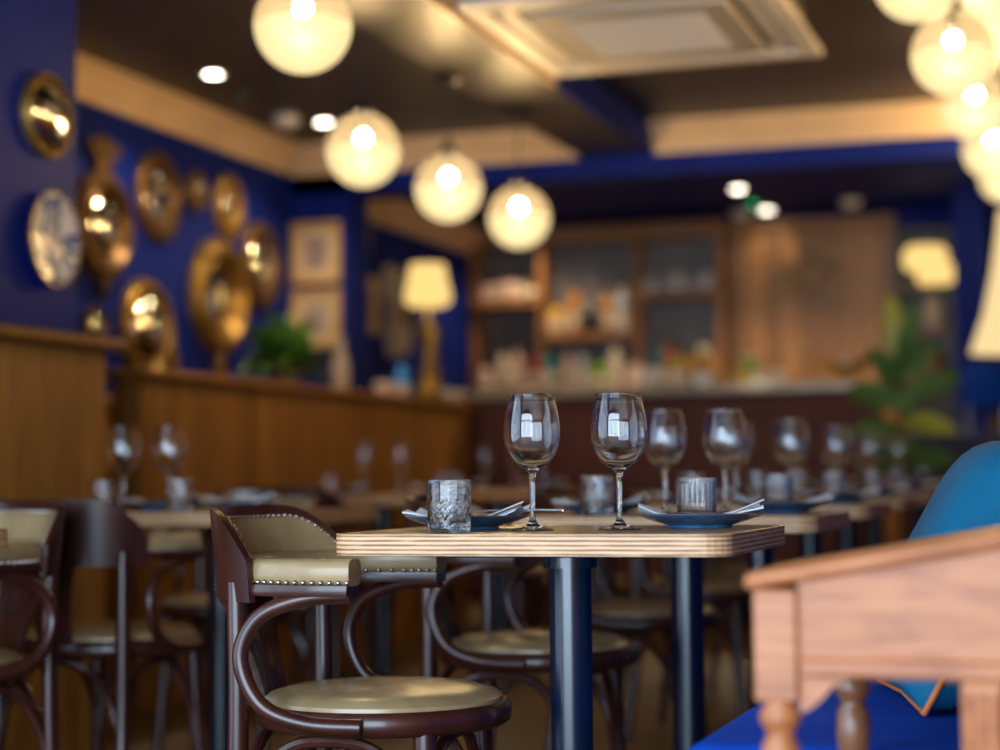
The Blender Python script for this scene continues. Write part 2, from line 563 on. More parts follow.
# wainscot of upright boards, each board its own piece
def wainscot(name, label, y0, y1, xf, z1, w, capd, mat='panel', zb=0.0):
    root = struct(name, box(name, (xf - 0.03, xf, y0, y1, zb, z1), mat), label)
    bmsh = box('board', (0, 0.016, -w / 2 + 0.003, w / 2 - 0.003, zb, z1 - 0.002), mat, 0.004)
    n = int((y1 - y0) / w)
    for i in range(n):
        put('board', bmsh, root, (xf, y1 - w * (i + 0.5), 0))
    sec = [(-0.03, z1), (capd, z1), (capd + 0.012, z1 + 0.012), (capd + 0.012, z1 + 0.024), (capd - 0.01, z1 + 0.036), (-0.03, z1 + 0.036)]
    put('cap_rail', sweep_section('cap_rail', [((xf, y0, 0), XP), ((xf, y1 + 0.05, 0), XP)], sec, mat, smooth=False), root)
    return root


wp = wainscot('wall_wainscot_front', 'oak boarded wainscot under the blue wall end', 2.9, 5.34, -3.055, 1.255, 0.135, 0.065)
wl = wainscot('wall_wainscot_left', 'brown boarded wainscot low on the left wall', 5.42, 8.9, -3.965, 1.16, 0.16, 0.03, 'panel')
part = struct('wall_partition', box('wall_partition', (-3.42, -3.32, 6.06, 9.66, 0, 1.215), 'panel'), 'brown boarded booth partition topped with ornaments and lamp')
bmsh = box('board', (0, 0.014, -0.047, 0.047, 0.02, 1.213), 'panel', 0.004)
for i in range(36):
    put('board', bmsh, part, (-3.32, 6.06 + 0.1 * (i + 0.5), 0))
put('cap_rail', box('cap_rail', (-3.47, -3.25, 6.0, 9.68, 1.217, 1.245), 'panel', 0.008, 2), part)

# ================================================================== CHAIRS
CH_R = 0.216


def u_path(R, xf=0.03, cx=-0.03, n=28):
    pts = [((xf, -R, 0), (0, -1, 0)), ((cx + 0.5 * (xf - cx), -R, 0), (0, -1, 0))]
    for k in range(n + 1):
        a = -PI / 2 - PI * k / n
        pts.append(((cx + R * math.cos(a), R * math.sin(a), 0), (math.cos(a), math.sin(a), 0)))
    pts += [((cx + 0.5 * (xf - cx), R, 0), (0, 1, 0)), ((xf, R, 0), (0, 1, 0))]
    return pts


def back_top(ph):
    t = min(1.0, max(0.0, (abs(ph) - math.radians(30)) / math.radians(32)))
    return 0.794 - 0.086 * t ** 2.2


def back_panel(name, r0, r1, zlo, ztop, mat, half=62, n=40, rake=0.10):
    vs, fs = [], []
    rows = 6
    for side, R in ((0, r0), (1, r1)):
        for k in range(n + 1):
            ph = math.radians(-half + 2 * half * k / n)
            zt = ztop(ph)
            for j in range(rows + 1):
                z = zlo + (zt - zlo) * j / rows
                rr = R + rake * (z - 0.70)
                vs.append((-0.03 - rr * math.cos(ph), rr * math.sin(ph), z))
    st = (n + 1) * (rows + 1)
    q = lambda s, k, j: s * st + k * (rows + 1) + j
    for k in range(n):
        for j in range(rows):
            fs.append((q(0, k, j), q(0, k + 1, j), q(0, k + 1, j + 1), q(0, k, j + 1)))
            fs.append((q(1, k, j), q(1, k, j + 1), q(1, k + 1, j + 1), q(1, k + 1, j)))
        fs.append((q(0, k, rows), q(0, k + 1, rows), q(1, k + 1, rows), q(1, k, rows)))
        fs.append((q(0, k, 0), q(1, k, 0), q(1, k + 1, 0), q(0, k + 1, 0)))
    for k in (0, n):
        for j in range(rows):
            fs.append((q(0, k, j), q(0, k, j + 1), q(1, k, j + 1), q(1, k, j)))
    me = mesh(name, vs, fs, mat)
    bm = bmesh.new()
    bm.from_mesh(me)
    bmesh.ops.recalc_face_normals(bm, faces=bm.faces)
    bm.to_mesh(me)
    bm.free()
    return me


def stud_mesh(name, pts, r=0.0042):
    vs, fs = [], []
    for p, nrm in pts:
        b = len(vs)
        p, nrm = Vector(p), Vector(nrm).normalized()
        u = nrm.orthogonal().normalized()
        w = nrm.cross(u)
        for k in range(6):
            a = 2 * PI * k / 6
            vs.append(p + (u * math.cos(a) + w * math.sin(a)) * r)
        for k in range(6):
            a = 2 * PI * k / 6
            vs.append(p + (u * math.cos(a) + w * math.sin(a)) * r * 0.62 + nrm * r * 0.6)
        vs.append(p + nrm * r * 0.85)
        for k in range(6):
            k2 = (k + 1) % 6
            fs.append((b + k, b + k2, b + 6 + k2, b + 6 + k))
            fs.append((b + 6 + k, b + 6 + k2, b + 12))
    return mesh(name, vs, fs, 'stud')


def make_chair(label):
    t = thing('bentwood_armchair', label, 'chair', group='bentwood armchairs with tan leather seats')
    # seat
    put('seat_frame', lathe('seat_frame', [(0.165, 0.425), (0.208, 0.425), (0.216, 0.432), (0.218, 0.445), (0.216, 0.458), (0.209, 0.465), (0.165, 0.462), (0.165, 0.425)], 'mahogany', 48), t)
    put('seat_cushion', lathe('seat_cushion', [(0.0, 0.455), (0.198, 0.456), (0.204, 0.464), (0.203, 0.471), (0.192, 0.479), (0.165, 0.486), (0.11, 0.492), (0.05, 0.495), (0.0, 0.4955)], 'leather', 48), t)
    # legs
    for s in (-1, 1):
        put('leg', tube('leg', [(0.125, 0.148 * s, 0.43), (0.132, 0.155 * s, 0.25), (0.15, 0.17 * s, 0.0)], lambda u: 0.0195 - 0.006 * u, 'mahogany', 12), t)
        put('leg', tube('leg', [(-0.188, 0.186 * s, 0.672), (-0.186, 0.184 * s, 0.45), (-0.192, 0.187 * s, 0.22), (-0.22, 0.2 * s, 0.0)], lambda u: 0.0165 + 0.001 * math.sin(u * PI) - 0.003 * max(0, u - 0.6), 'mahogany', 12), t)
    # bent arches under the seat
    L = [(0.128, -0.15), (0.128, 0.15), (-0.189, 0.184), (-0.189, -0.184)]
    for i in range(4):
        (ax, ay), (bx, by) = L[i], L[(i + 1) % 4]
        mx, my = (ax + bx) / 2, (ay + by) / 2
        k = 1.04
        put('leg_brace', tube('leg_brace', [(ax, ay, 0.20), (ax * 0.86 + mx * 0.14, ay * 0.86 + my * 0.14, 0.31), (ax * 0.5 + mx * 0.5, ay * 0.5 + my * 0.5, 0.395), (mx * k, my * k, 0.415),
                                            (bx * 0.5 + mx * 0.5, by * 0.5 + my * 0.5, 0.395), (bx * 0.86 + mx * 0.14, by * 0.86 + my * 0.14, 0.31), (bx, by, 0.20)], 0.0105, 'mahogany', 8, 6), t)
    # horseshoe rail and padded arm
    put('arm_rail', sweep_section('arm_rail', u_path(CH_R + 0.004), [(-0.026, 0.652), (0.026, 0.652), (0.029, 0.660), (0.027, 0.670), (-0.027, 0.670), (-0.029, 0.660)], 'mahogany'), t)
    sec = rounded_rect(0.056, 0.043, 0.016, 4)
    sec = [(a, b + 0.690) for a, b in sec]
    pad = put('arm_pad', sweep_section('arm_pad', u_path(CH_R, 0.032), sec, 'leather'), t)
    st = []
    P = u_path(CH_R, 0.03, n=50)
    for side in (1, -1):
        d = 0.0
        last = None
        for p, o in P:
            p, o = Vector(p), Vector(o)
            st_p = p + o * (0.0285 * side) + Vector((0, 0, 0.6745))
            if last is None or (st_p - last).length > 0.0118:
                n_add = 1 if last is None else max(1, int((st_p - last).length / 0.0125))
                for q in range(n_add):
                    pp = st_p if last is None else last.lerp(st_p, (q + 1) / n_add)
                    st.append((pp, o * side))
                last = st_p
    # back shell with leather lining
    put('backrest', back_panel('backrest', 0.258, 0.246, 0.640, back_top, 'mahogany'), t)
    put('back_pad', back_panel('back_pad', 0.248, 0.234, 0.700, lambda ph: max(0.704, back_top(ph) - 0.017), 'leather', 57), t)
    for k in range(38):
        ph = math.radians(-55 + 110 * k / 37)
        z = back_top(ph) - 0.019
        rr = 0.2335 + 0.1 * (z - 0.70)
        st.append(((-0.03 - rr * math.cos(ph), rr * math.sin(ph), z), (math.cos(ph), -math.sin(ph), 0)))
    tag(put('nailhead_trim', stud_mesh('nailhead_trim', st), t), 'row of small metal nailheads', kind='stuff')
    # bent arm loops
    for s in (-1, 1):
        put('arm_loop', tube('arm_loop', [(0.028, 0.222 * s, 0.654), (-0.05, 0.228 * s, 0.648), (-0.122, 0.234 * s, 0.622), (-0.155, 0.238 * s, 0.572), (-0.15, 0.238 * s, 0.52),
                                          (-0.115, 0.236 * s, 0.472), (-0.045, 0.231 * s, 0.449), (0.045, 0.224 * s, 0.445)], lambda u: 0.0135, 'mahogany', 10, 6), t)
    # fan of splat slats
    for i in range(5):
        f = (i - 2) / 2
        vs, fs = [], []
        for j in range(9):
            u = j / 8
            z = 0.43 + (0.655 - 0.43) * u
            half = math.radians(5.4 + 5.2 * u * u)
            ph = f * 2 * half
            R = 0.196 + 0.054 * u - 0.012 * math.sin(PI * u)
            for dr in (0.0, 0.011):
                for e in (-0.93, 0.93):
                    a = ph + e * half / 2 * 1.0
                    vs.append((-0.03 * u - (R + dr) * math.cos(a), (R + dr) * math.sin(a), z))
        for j in range(8):
            b, c = j * 4, j * 4 + 4
            fs += [(b, b + 1, c + 1, c), (b + 2, c + 2, c + 3, b + 3), (b, c, c + 2, b + 2), (b + 1, b + 3, c + 3, c + 1)]
        fs += [(0, 2, 3, 1), (32, 33, 35, 34)]
        put('splat_slat', mesh('splat_slat', vs, fs, 'mahogany', False), t)
    return t


chair0 = make_chair('tan leather bentwood armchair beside the nearest table, in sharp focus')
chair0.location = (-1.197, 3.045, 0)
chair0.rotation_euler = (0, 0, math.radians(1))
for i in range(1, 5):
    y = 3.03 + i
    dup(chair0, (-1.20 - 0.017 * i, y, fz(y) + 0.001), math.radians([0, -2, 3, -3, 2][i]),
        f'bentwood armchair on the aisle side of the {ORD[i]} right-hand table')
dup(chair0, (-2.40, 3.46, 0.001), math.radians(246), 'bentwood armchair cut by the left frame edge, its leather back facing left')
dup(chair0, (-2.32, 4.11, fz(4.11)), math.radians(80), 'bentwood armchair seen from behind with a red-brown back and fanned splat')
dup(chair0, (-2.55, 5.23, fz(5.23)), math.radians(-88), 'bentwood armchair behind the left wine-glass table')
dup(chair0, (-2.79, 6.42, fz(6.42)), math.radians(84), 'dark bentwood armchair before the table at the booth partition')
dup(chair0, (-2.12, 7.3, fz(7.3)), math.radians(182), 'dark bentwood armchair on the right of the partition table')


# ================================================================== TABLES
def make_table(label, w=0.655, d=0.56, h=0.75, th=0.034):
    t = thing('dining_table', label, 'table', group='plywood-edged bistro tables')
    outer = rounded_rect(w, d, 0.045, 6)
    n = len(outer)
    vs = [(x, y, h - th) for x, y in outer] + [(x, y, h) for x, y in outer]
    inset = rounded_rect(w - 0.003, d - 0.003, 0.0435, 6)
    vs += [(x, y, h + 0.0008) for x, y in inset]
    fs = [tuple(range(n))[::-1]]
    idx = [0]
    for k in range(n):
        k2 = (k + 1) % n
        fs.append((k, k2, n + k2, n + k)); idx.append(1)
        fs.append((n + k, n + k2, 2 * n + k2, 2 * n + k)); idx.append(0)
    fs.append(tuple(range(2 * n, 3 * n))); idx.append(0)
    me = mesh('table_top', vs, fs, None, False, ['table_top', 'ply'], idx)
    put('table_top', me, t)
    put('top_plate', box('top_plate', (-0.17, 0.17, -0.17, 0.17, h - th - 0.007, h - th), 'steel', 0.002), t)
    put('column', lathe('column', [(0.0, 0.02), (0.036, 0.02), (0.036, h - th - 0.03), (0.046, h - th - 0.03), (0.046, h - th - 0.007), (0, h - th - 0.007)], 'steel', 32), t)
    put('base', lathe('base', [(0.0, 0.0), (0.205, 0.0), (0.208, 0.006), (0.2, 0.012), (0.06, 0.022), (0.045, 0.03), (0.0, 0.03)], 'steel', 40), t)
    return t


ROW = [(-0.887 - 0.017 * k, 3.125 + k, f'plywood-edged table {"in the foreground carrying two tall wine glasses" if k == 0 else ORD[k] + " in the right-hand row along the banquette"}') for k in range(6)]
table0 = make_table(ROW[0][2])
table0.location = (ROW[0][0], ROW[0][1], 0)
for x, y, lab in ROW[1:]:
    dup(table0, (x, y, fz(y)), 0, lab)
LT = [(-2.36, 2.95, 'plywood-edged table whose corner just enters at the left frame edge'),
      (-2.30, 4.66, 'plywood-edged table on the left set with a pair of wine glasses'),
      (-2.86, 7.28, 'plywood-edged table beside the booth partition'),
      (-2.86, 8.82, 'plywood-edged table at the far end of the booth partition')]
for x, y, lab in LT:
    dup(table0, (x, y, fz(y)), 0, lab)

# ---------------------------------------------------------------- glassware, china
wine_prof = [(0.0, 0.0), (0.0355, 0.0), (0.036, 0.0012), (0.033, 0.0024), (0.020, 0.0050), (0.0105, 0.0095), (0.0062, 0.016), (0.0045, 0.026), (0.0040, 0.05), (0.0045, 0.078), (0.0060, 0.093),
             (0.0095, 0.0995), (0.0175, 0.1035), (0.0290, 0.1120), (0.0385, 0.1255), (0.0448, 0.142), (0.0472, 0.157), (0.0466, 0.174), (0.0436, 0.195), (0.0392, 0.215), (0.0372, 0.2248),
             (0.0367, 0.2253), (0.0362, 0.2248), (0.0382, 0.215), (0.0426, 0.195), (0.0456, 0.174), (0.0462, 0.157), (0.0438, 0.1425), (0.0375, 0.1268), (0.0280, 0.1140), (0.0165, 0.1060), (0.0075, 0.1035), (0.0, 0.1030)]
wine_me = lathe('wine_glass', wine_prof, 'glass', 48)


def tumbler():
    H, seg = 0.085, 96

    def cut(a, z, r):
        if not 0.009 < z < 0.052:
            return 0.0
        u = a / (2 * PI) * 16
        v = (z - 0.009) / 0.017
        d1 = abs(((u + v) % 1) - 0.5) * 2
        d2 = abs(((u - v) % 1) - 0.5) * 2
        return -0.0018 * (1 - min(1.0, min(d1, d2) * 2.2))
    vs, fs = [], []
    rows = []
    rows.append([0.0, 0.0]); rows.append([0.030, 0.0]); rows.append([0.0335, 0.002])
    for k in range(25):
        z = 0.006 + (0.062 - 0.006) * k / 24
        rows.append([0.0348 + 0.0022 * z / H, z])
    rows += [[0.0369, 0.07], [0.0372, 0.0835], [0.0366, 0.0850], [0.0356, 0.0848], [0.0350, 0.07], [0.0338, 0.04], [0.0325, 0.019], [0.030, 0.0155], [0.0, 0.0145]]
    first_in = len(rows) - 6
    return lathe('tumbler', [tuple(r) for r in rows], 'cut_glass', seg, wob=lambda a, z, r: cut(a, z, r) if r > 0.0342 + 0.002 * z / H else 0.0, smooth=True)


tumbler_me = tumbler()


def fluted_tumbler():
    H = 0.085

    def cut(a, z, r):
        if not 0.006 < z < 0.078 or r < 0.0352:
            return 0.0
        return -0.0016 * abs(math.sin(a * 14)) * (1.0 if z > 0.03 else 0.7) - (0.0012 * abs(math.sin(z * 420)) if z < 0.03 else 0)
    rows = [(0.0, 0.0), (0.031, 0.0), (0.0345, 0.002)]
    rows += [(0.0358 + 0.0012 * k / 24, 0.006 + 0.07 * k / 24) for k in range(25)]
    rows += [(0.0372, 0.0835), (0.0366, 0.0850), (0.0356, 0.0848), (0.0345, 0.07), (0.0335, 0.04), (0.0322, 0.019), (0.030, 0.0155), (0.0, 0.0145)]
    return lathe('tumbler_fluted', rows, 'cut_glass', 112, wob=cut)


flute_me = fluted_tumbler()
plate_prof = [(0.0, 0.003), (0.048, 0.003), (0.050, 0.0), (0.055, 0.0), (0.056, 0.004), (0.068, 0.0075), (0.088, 0.0135), (0.104, 0.0195), (0.1095, 0.0228), (0.1098, 0.0242), (0.1085, 0.0245), (0.102, 0.0222), (0.086, 0.0170), (0.066, 0.0115), (0.05, 0.0095), (0.0, 0.0090)]
plate_me = lathe('dinner_plate', plate_prof, 'plate', 64)


def napkin(name, seed, ln=0.20, wd=0.085, lift=(0.010, 0.026)):
    rnd = random.Random(seed)
    nx, ny = 30, 12
    ph = [rnd.uniform(0, 6) for _ in range(4)]
    top, vs, fs = [], [], []
    for i in range(nx + 1):
        u = i / nx * 2 - 1
        for j in range(ny + 1):
            v = j / ny * 2 - 1
            w = wd / 2 * (1 + 0.25 * abs(u) ** 3)
            x, y = u * ln / 2, v * w
            r = math.hypot(x, y)
            z = 0.0135 + max(0, (r - 0.05)) * 0.24
            e = lift[1] if u > 0 else lift[0]
            z += e * max(0, abs(u) - 0.45) ** 1.3 * (0.55 + 0.45 * math.cos(v * 4.2 + ph[0]))
            z += 0.0022 * math.sin(u * 7 + ph[1]) * math.cos(v * 5 + ph[2]) + 0.0022
            vs.append((x, y, z))
    st = len(vs)
    vs += [(x, y, z - 0.0028) for x, y, z in vs]
    q = lambda i, j: i * (ny + 1) + j
    for i in range(nx):
        for j in range(ny):
            fs.append((q(i, j), q(i + 1, j), q(i + 1, j + 1), q(i, j + 1)))
            fs.append((st + q(i, j), st + q(i, j + 1), st + q(i + 1, j + 1), st + q(i + 1, j)))
    rim = [q(i, 0) for i in range(nx + 1)] + [q(nx, j) for j in range(1, ny + 1)] + [q(i, ny) for i in range(nx - 1, -1, -1)] + [q(0, j) for j in range(ny - 1, 0, -1)]
    for a, b in zip(rim, rim[1:] + rim[:1]):
        fs.append((a, st + a, st + b, b))
    # a folded-over corner
    b0 = len(vs)
    for (x, y, z) in ((ln * 0.20, -wd * 0.4, 0.0205), (ln * 0.52, -wd * 0.15, 0.047), (ln * 0.42, wd * 0.3, 0.034), (ln * 0.2, wd * 0.32, 0.022)):
        vs.append((x, y, z)); 
    for k in range(4):
        x, y, z = vs[b0 + k]
        vs.append((x, y, z - 0.0024))
    fs += [(b0, b0 + 1, b0 + 2, b0 + 3), (b0 + 7, b0 + 6, b0 + 5, b0 + 4)] + [(b0 + k, b0 + 4 + k, b0 + 4 + (k + 1) % 4, b0 + (k + 1) % 4) for k in range(4)]
    return mesh(name, vs, fs, 'linen')


nap_me = [napkin('napkin', 3), napkin('napkin', 11, 0.21, 0.09, (0.022, 0.012))]


def setting(tx, ty, tz, who, rot=0.0, near=False, jit=0.0, pieces=(1, 1, 1, 1)):
    """the place settings of one table; offsets are from the table's centre"""
    z = tz + 0.7512
    c, s = math.cos(rot), math.sin(rot)
    rnd = random.Random(int(tx * 100) + int(ty * 100))
    def at(dx, dy):
        dx, dy = dx + rnd.uniform(-jit, jit), dy + rnd.uniform(-jit, jit)
        return (tx + dx * c - dy * s, ty + dx * s + dy * c, z)
    a, b = ('left', 'right')
    for k, (dx, dy) in enumerate(((-0.032, -0.111), (0.105, -0.067))):
        if pieces[k]:
            o = put('wine_glass', wine_me, None, at(dx, dy))
            tag(o, f'stemmed wine glass, {("left", "right")[k]} one of the pair on {who}', 'wine glass', 'wine glasses on the dining tables')
    for k, (dx, dy) in enumerate(((-0.146, -0.203), (0.170, 0.236))):
        if pieces[2]:
            o = put('tumbler', (tumbler_me, flute_me)[k], None, at(dx, dy), (0, 0, rnd.uniform(0, 1)))
            tag(o, (f'diamond-cut glass tumbler before the left plate on {who}', f'fluted cut-glass tumbler behind the right plate on {who}')[k], 'tumbler', 'cut-glass tumblers on the dining tables')
    for k, (dx, dy) in enumerate(((-0.181, -0.012), (0.206, 0.092))):
        if pieces[3]:
            p = at(dx, dy)
            o = put('dinner_plate', plate_me, None, p)
            tag(o, f'blue glazed plate on the {("aisle", "banquette")[k]} side of {who}', 'plate', 'blue plates on the dining tables')
            o = put('napkin', nap_me[k], None, (p[0], p[1], p[2] + 0.0008), (0, 0, (0.05, 0.25)[k] + rot))
            tag(o, f'folded white napkin on the {("aisle", "banquette")[k]}-side plate of {who}', 'napkin', 'white napkins on the plates')


NAMES = ['the nearest table', 'the second table of the right-hand row', 'the third table of the right-hand row', 'the fourth table of the right-hand row',
         'the fifth table of the right-hand row', 'the farthest table of the right-hand row']
for k, (x, y, _) in enumerate(ROW):
    setting(x, y, fz(y), NAMES[k], jit=0.0 if k == 0 else 0.012)
kn = thing('table_knife', 'steel table knife resting on the napkin by the left wine glass', 'knife', (-0.985, 3.19, 0.7805), math.radians(-20))
put('blade', box('blade', (-0.10, 0.0, -0.008, 0.008, 0, 0.0016), 'chrome', 0.0006), kn)
put('handle', box('handle', (0.0, 0.085, -0.0055, 0.0055, -0.0012, 0.0034), 'chrome', 0.0015, 2), kn)
# left tables
for (dx, dy, w) in ((-0.085, -0.135, 'right'), (-0.225, -0.13, 'left')):
    o = put('wine_glass', wine_me, None, (-2.30 + dx, 4.66 + dy, fz(4.66) + 0.7512))
    tag(o, f'stemmed wine glass, {w} one of the pair on the left-hand table', 'wine glass', 'wine glasses on the dining tables')
for (dx, dy, w) in ((-0.03, -0.185, 'right'), (-0.27, -0.16, 'left')):
    o = put('tumbler', tumbler_me, None, (-2.30 + dx, 4.66 + dy, fz(4.66) + 0.7512))
    tag(o, f'cut-glass tumbler, {w} one of the pair on the left-hand table', 'tumbler', 'cut-glass tumblers on the dining tables')
for k, (dx, dy) in enumerate(((-0.195, 0.03), (0.04, 0.02))):
    p = (-2.30 + dx, 4.66 + dy, fz(4.66) + 0.7512)
    tag(put('dinner_plate', plate_me, None, p), f'blue glazed plate, {("left", "right")[k]} one on the left-hand table', 'plate', 'blue plates on the dining tables')
    tag(put('napkin', nap_me[k], None, (p[0], p[1], p[2] + 0.0008), (0, 0, 0.1)), f'white napkin on the {("left", "right")[k]} plate of the left-hand table', 'napkin', 'white napkins on the plates')
for (x, y, who) in ((-2.86, 7.28, 'the partition table'), (-2.86, 8.82, 'the far partition table')):
    setting(x, y, fz(y), who, jit=0.008)

# ================================================================== BANQUETTE, CUSHION, DESK (right)
bq = thing('banquette', 'royal blue velvet banquette bench running beside the right-hand tables', 'bench', (0, 0, 0))
put('seat', box('seat', (-0.572, 0.12, 2.53, 9.3, 0.34, 0.478), 'velvet', 0.035, 4, True), bq)
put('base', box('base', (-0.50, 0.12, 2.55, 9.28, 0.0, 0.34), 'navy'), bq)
put('backrest', box('backrest', (0.12, 0.32, 2.53, 9.3, 0.0, 0.95), 'velvet', 0.04, 3, True), bq)

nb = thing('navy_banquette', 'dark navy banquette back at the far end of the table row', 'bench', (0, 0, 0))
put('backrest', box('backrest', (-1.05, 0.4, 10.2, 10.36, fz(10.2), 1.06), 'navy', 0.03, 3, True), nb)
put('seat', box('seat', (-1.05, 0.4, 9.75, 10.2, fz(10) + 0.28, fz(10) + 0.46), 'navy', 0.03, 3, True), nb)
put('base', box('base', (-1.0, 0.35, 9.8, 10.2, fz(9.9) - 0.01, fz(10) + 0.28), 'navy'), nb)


def pillow(sz, th, n=22):
    vs, fs = [], []
    for side in (1, -1):
        for i in range(n + 1):
            for j in range(n + 1):
                u, v = i / n * 2 - 1, j / n * 2 - 1
                e = (1 - u ** 4) * (1 - v ** 4)
                k = 1 - 0.07 * (1 - abs(u * v))* (abs(u) ** 3 + abs(v) ** 3) / 2
                z = th / 2 * max(0, e) ** 0.5 * side
                z += 0.006 * math.sin(3.1 * u + 2 * v) * max(0, e)
                vs.append((u * sz / 2 * k, v * sz / 2 * k, z))
    st = (n + 1) ** 2
    q = lambda s, i, j: s * st + i * (n + 1) + j
    for i in range(n):
        for j in range(n):
            fs.append((q(0, i, j), q(0, i + 1, j), q(0, i + 1, j + 1), q(0, i, j + 1)))
            fs.append((q(1, i, j), q(1, i, j + 1), q(1, i + 1, j + 1), q(1, i + 1, j)))
    me = mesh('cover', vs, fs, 'teal')
    rim = [q(0, i, 0) for i in range(n)] + [q(0, n, j) for j in range(n)] + [q(0, i, n) for i in range(n, 0, -1)] + [q(0, 0, j) for j in range(n, 0, -1)]
    path = [Vector(vs[k]) for k in rim] + [Vector(vs[rim[0]])]
    pm = mesh('piping', *tube_geo(path, 0.0045, 8), 'piping')
    return me, pm


pl = thing('teal_cushion', 'teal velvet scatter cushion with orange piping on the banquette', 'cushion', (-0.225, 3.13, 0.685))
pl.rotation_euler = Euler((0, 0, 0))
pm = pillow(0.46, 0.20)
pl.rotation_mode = 'QUATERNION'
nrm = Vector((-0.84, -0.22, 0.50)).normalized()
pl.rotation_quaternion = nrm.to_track_quat('Z', 'Y')
put('cover', pm[0], pl)
put('piping', pm[1], pl)

# sloped wooden desk in the blurred foreground
dk = thing('sloped_desk', 'reddish wooden sloped-top desk with turned legs in the blurred right foreground', 'desk', (0, 0, 0))


def turned(name, x, y, ztop, mat, r=0.019):
    pr = [(0.0, 0.0), (0.014, 0.0), (0.017, 0.01), (0.012, 0.03), (0.016, 0.06), (0.0185, 0.16), (0.020, 0.3), (0.0195, 0.40)]
    pr += [(0.015, 0.415), (0.015, 0.42), (0.0215, 0.43), (0.0215, 0.44), (0.015, 0.448), (0.015, 0.455), (0.021, 0.468), (0.0225, 0.49), (0.021, 0.512), (0.016, 0.52), (0.016, 0.527), (0.023, 0.536), (0.0235, 0.545), (0.0185, 0.552), (0.0185, 0.56), (0.0, 0.56)]
    k = ztop / 0.56
    return put(name, lathe(name, [(a * r / 0.019, b * k) for a, b in pr], mat, 24), dk, (x, y, 0))


# near side: post, apron panel, bracket; the lid slopes up to the right
slope = (0.770 - 0.722) / 0.282
lid_z = lambda x: 0.708 + (x + 0.402) * slope
put('post', box('post', (-0.392, -0.343, 2.13, 2.178, 0.585, lid_z(-0.392)), 'desk', 0.003), dk)
turned('turned_leg', -0.367, 2.154, 0.585, 'desk')
v0 = []
for y in (2.14, 2.16):
    v0 += [(-0.343, y, 0.612), (-0.06, y, 0.612), (-0.06, y, lid_z(-0.06)), (-0.343, y, lid_z(-0.343))]
put('apron_panel', mesh('apron_panel', v0, [(0, 1, 2, 3), (7, 6, 5, 4), (0, 4, 5, 1), (1, 5, 6, 2), (2, 6, 7, 3), (3, 7, 4, 0)], 'desk', False), dk)
put('apron_rail', box('apron_rail', (-0.343, -0.06, 2.134, 2.164, 0.612, 0.634), 'desk', 0.004), dk)
br = [(-0.343, 0.612), (-0.343, 0.560)] + [(-0.343 + 0.052 * math.sin(a), 0.612 - 0.052 * math.cos(a)) for a in [PI / 2 * (0.12 + 0.88 * k / 6) for k in range(7)]]
br = [(-0.343, 0.612), (-0.343, 0.572), (-0.332, 0.576), (-0.318, 0.588), (-0.306, 0.602), (-0.286, 0.612)]
n = len(br)
put('bracket', mesh('bracket', [(x, 2.142, z) for x, z in br] + [(x, 2.160, z) for x, z in br],
                    [tuple(range(n)), tuple(range(2 * n - 1, n - 1, -1))] + [(k, n + k, n + (k + 1) % n, (k + 1) % n) for k in range(n)], 'desk', False), dk)
flut = boxes('fluted_leg', [(-0.166, -0.122, 2.136, 2.176, 0.0, 0.612)], 'desk', 0.003)
fl = put('fluted_leg', flut, dk)
for k in range(3):
    put('reed', tube('reed', [(-0.157 + 0.013 * k, 2.136, 0.02), (-0.157 + 0.013 * k, 2.136, 0.60)], 0.0045, 'desk', 8, 1), fl)
lid = []
for (y, dz) in ((2.122, 0), (2.50, 0)):
    lid += [(-0.402, y, lid_z(-0.402)), (-0.05, y, lid_z(-0.05)), (-0.05, y, lid_z(-0.05) + 0.02), (-0.402, y, lid_z(-0.402) + 0.02)]
bm = bmesh.new()
bv = [bm.verts.new(v) for v in lid]
for f in [(0, 1, 2, 3), (7, 6, 5, 4), (0, 4, 5, 1), (1, 5, 6, 2), (2, 6, 7, 3), (3, 7, 4, 0)]:
    bm.faces.new([bv[k] for k in f])
bmesh.ops.bevel(bm, geom=list(bm.edges), offset=0.0085, segments=3, profile=0.5, affect='EDGES')
put('lid', from_bm('lid', bm, 'desk', True), dk)
put('far_post', box('far_post', (-0.350, -0.306, 2.455, 2.495, 0.585, lid_z(-0.35)), 'desk_dark', 0.003), dk)
turned('turned_leg', -0.328, 2.475, 0.585, 'desk_dark')
put('side_rail', box('side_rail', (-0.345, -0.325, 2.17, 2.46, 0.625, 0.70), 'desk_dark', 0.003), dk)
put('back_rail', box('back_rail', (-0.31, -0.06, 2.465, 2.485, 0.625, 0.72), 'desk_dark', 0.003), dk)

# ================================================================== CEILING FITTINGS
GR = 0.130


def rib(a, z, r):
    return 0.0011 * math.cos(a * 44) * min(1.0, r / 0.05)


up_prof = [(GR * math.cos(math.radians(90 * k / 14)), GR * math.sin(math.radians(90 * k / 14))) for k in range(15)]
up_prof = [(max(r, 0.028), z) for r, z in up_prof if r > 0.02]
lo_prof = [(GR * math.cos(math.radians(90 * k / 14)), -GR * math.sin(math.radians(90 * k / 14))) for k in range(15)]
lo_prof[-1] = (0.0, -GR)
up_me = lathe('globe_upper', up_prof, 'globe_upper', 176, wob=rib)
lo_me = lathe('globe_lower', lo_prof, 'globe_lower', 64)
bulb_me = lathe('bulb', [(0.021 * math.sin(PI * q / 10), -0.021 * math.cos(PI * q / 10)) if 0 < q < 10 else (0.0, -0.021 if q == 0 else 0.021) for q in range(11)], 'bulb', 20)
cap_me = lathe('globe_cap', [(0.0, 0.0), (0.036, 0.0), (0.038, 0.01), (0.03, 0.026), (0.012, 0.04), (0.008, 0.055), (0.0, 0.055)], 'black', 24)
holder_me = lathe('bulb_holder', [(0.0, 0.0), (0.014, 0.0), (0.014, 0.06), (0.0, 0.06)], 'black', 16)
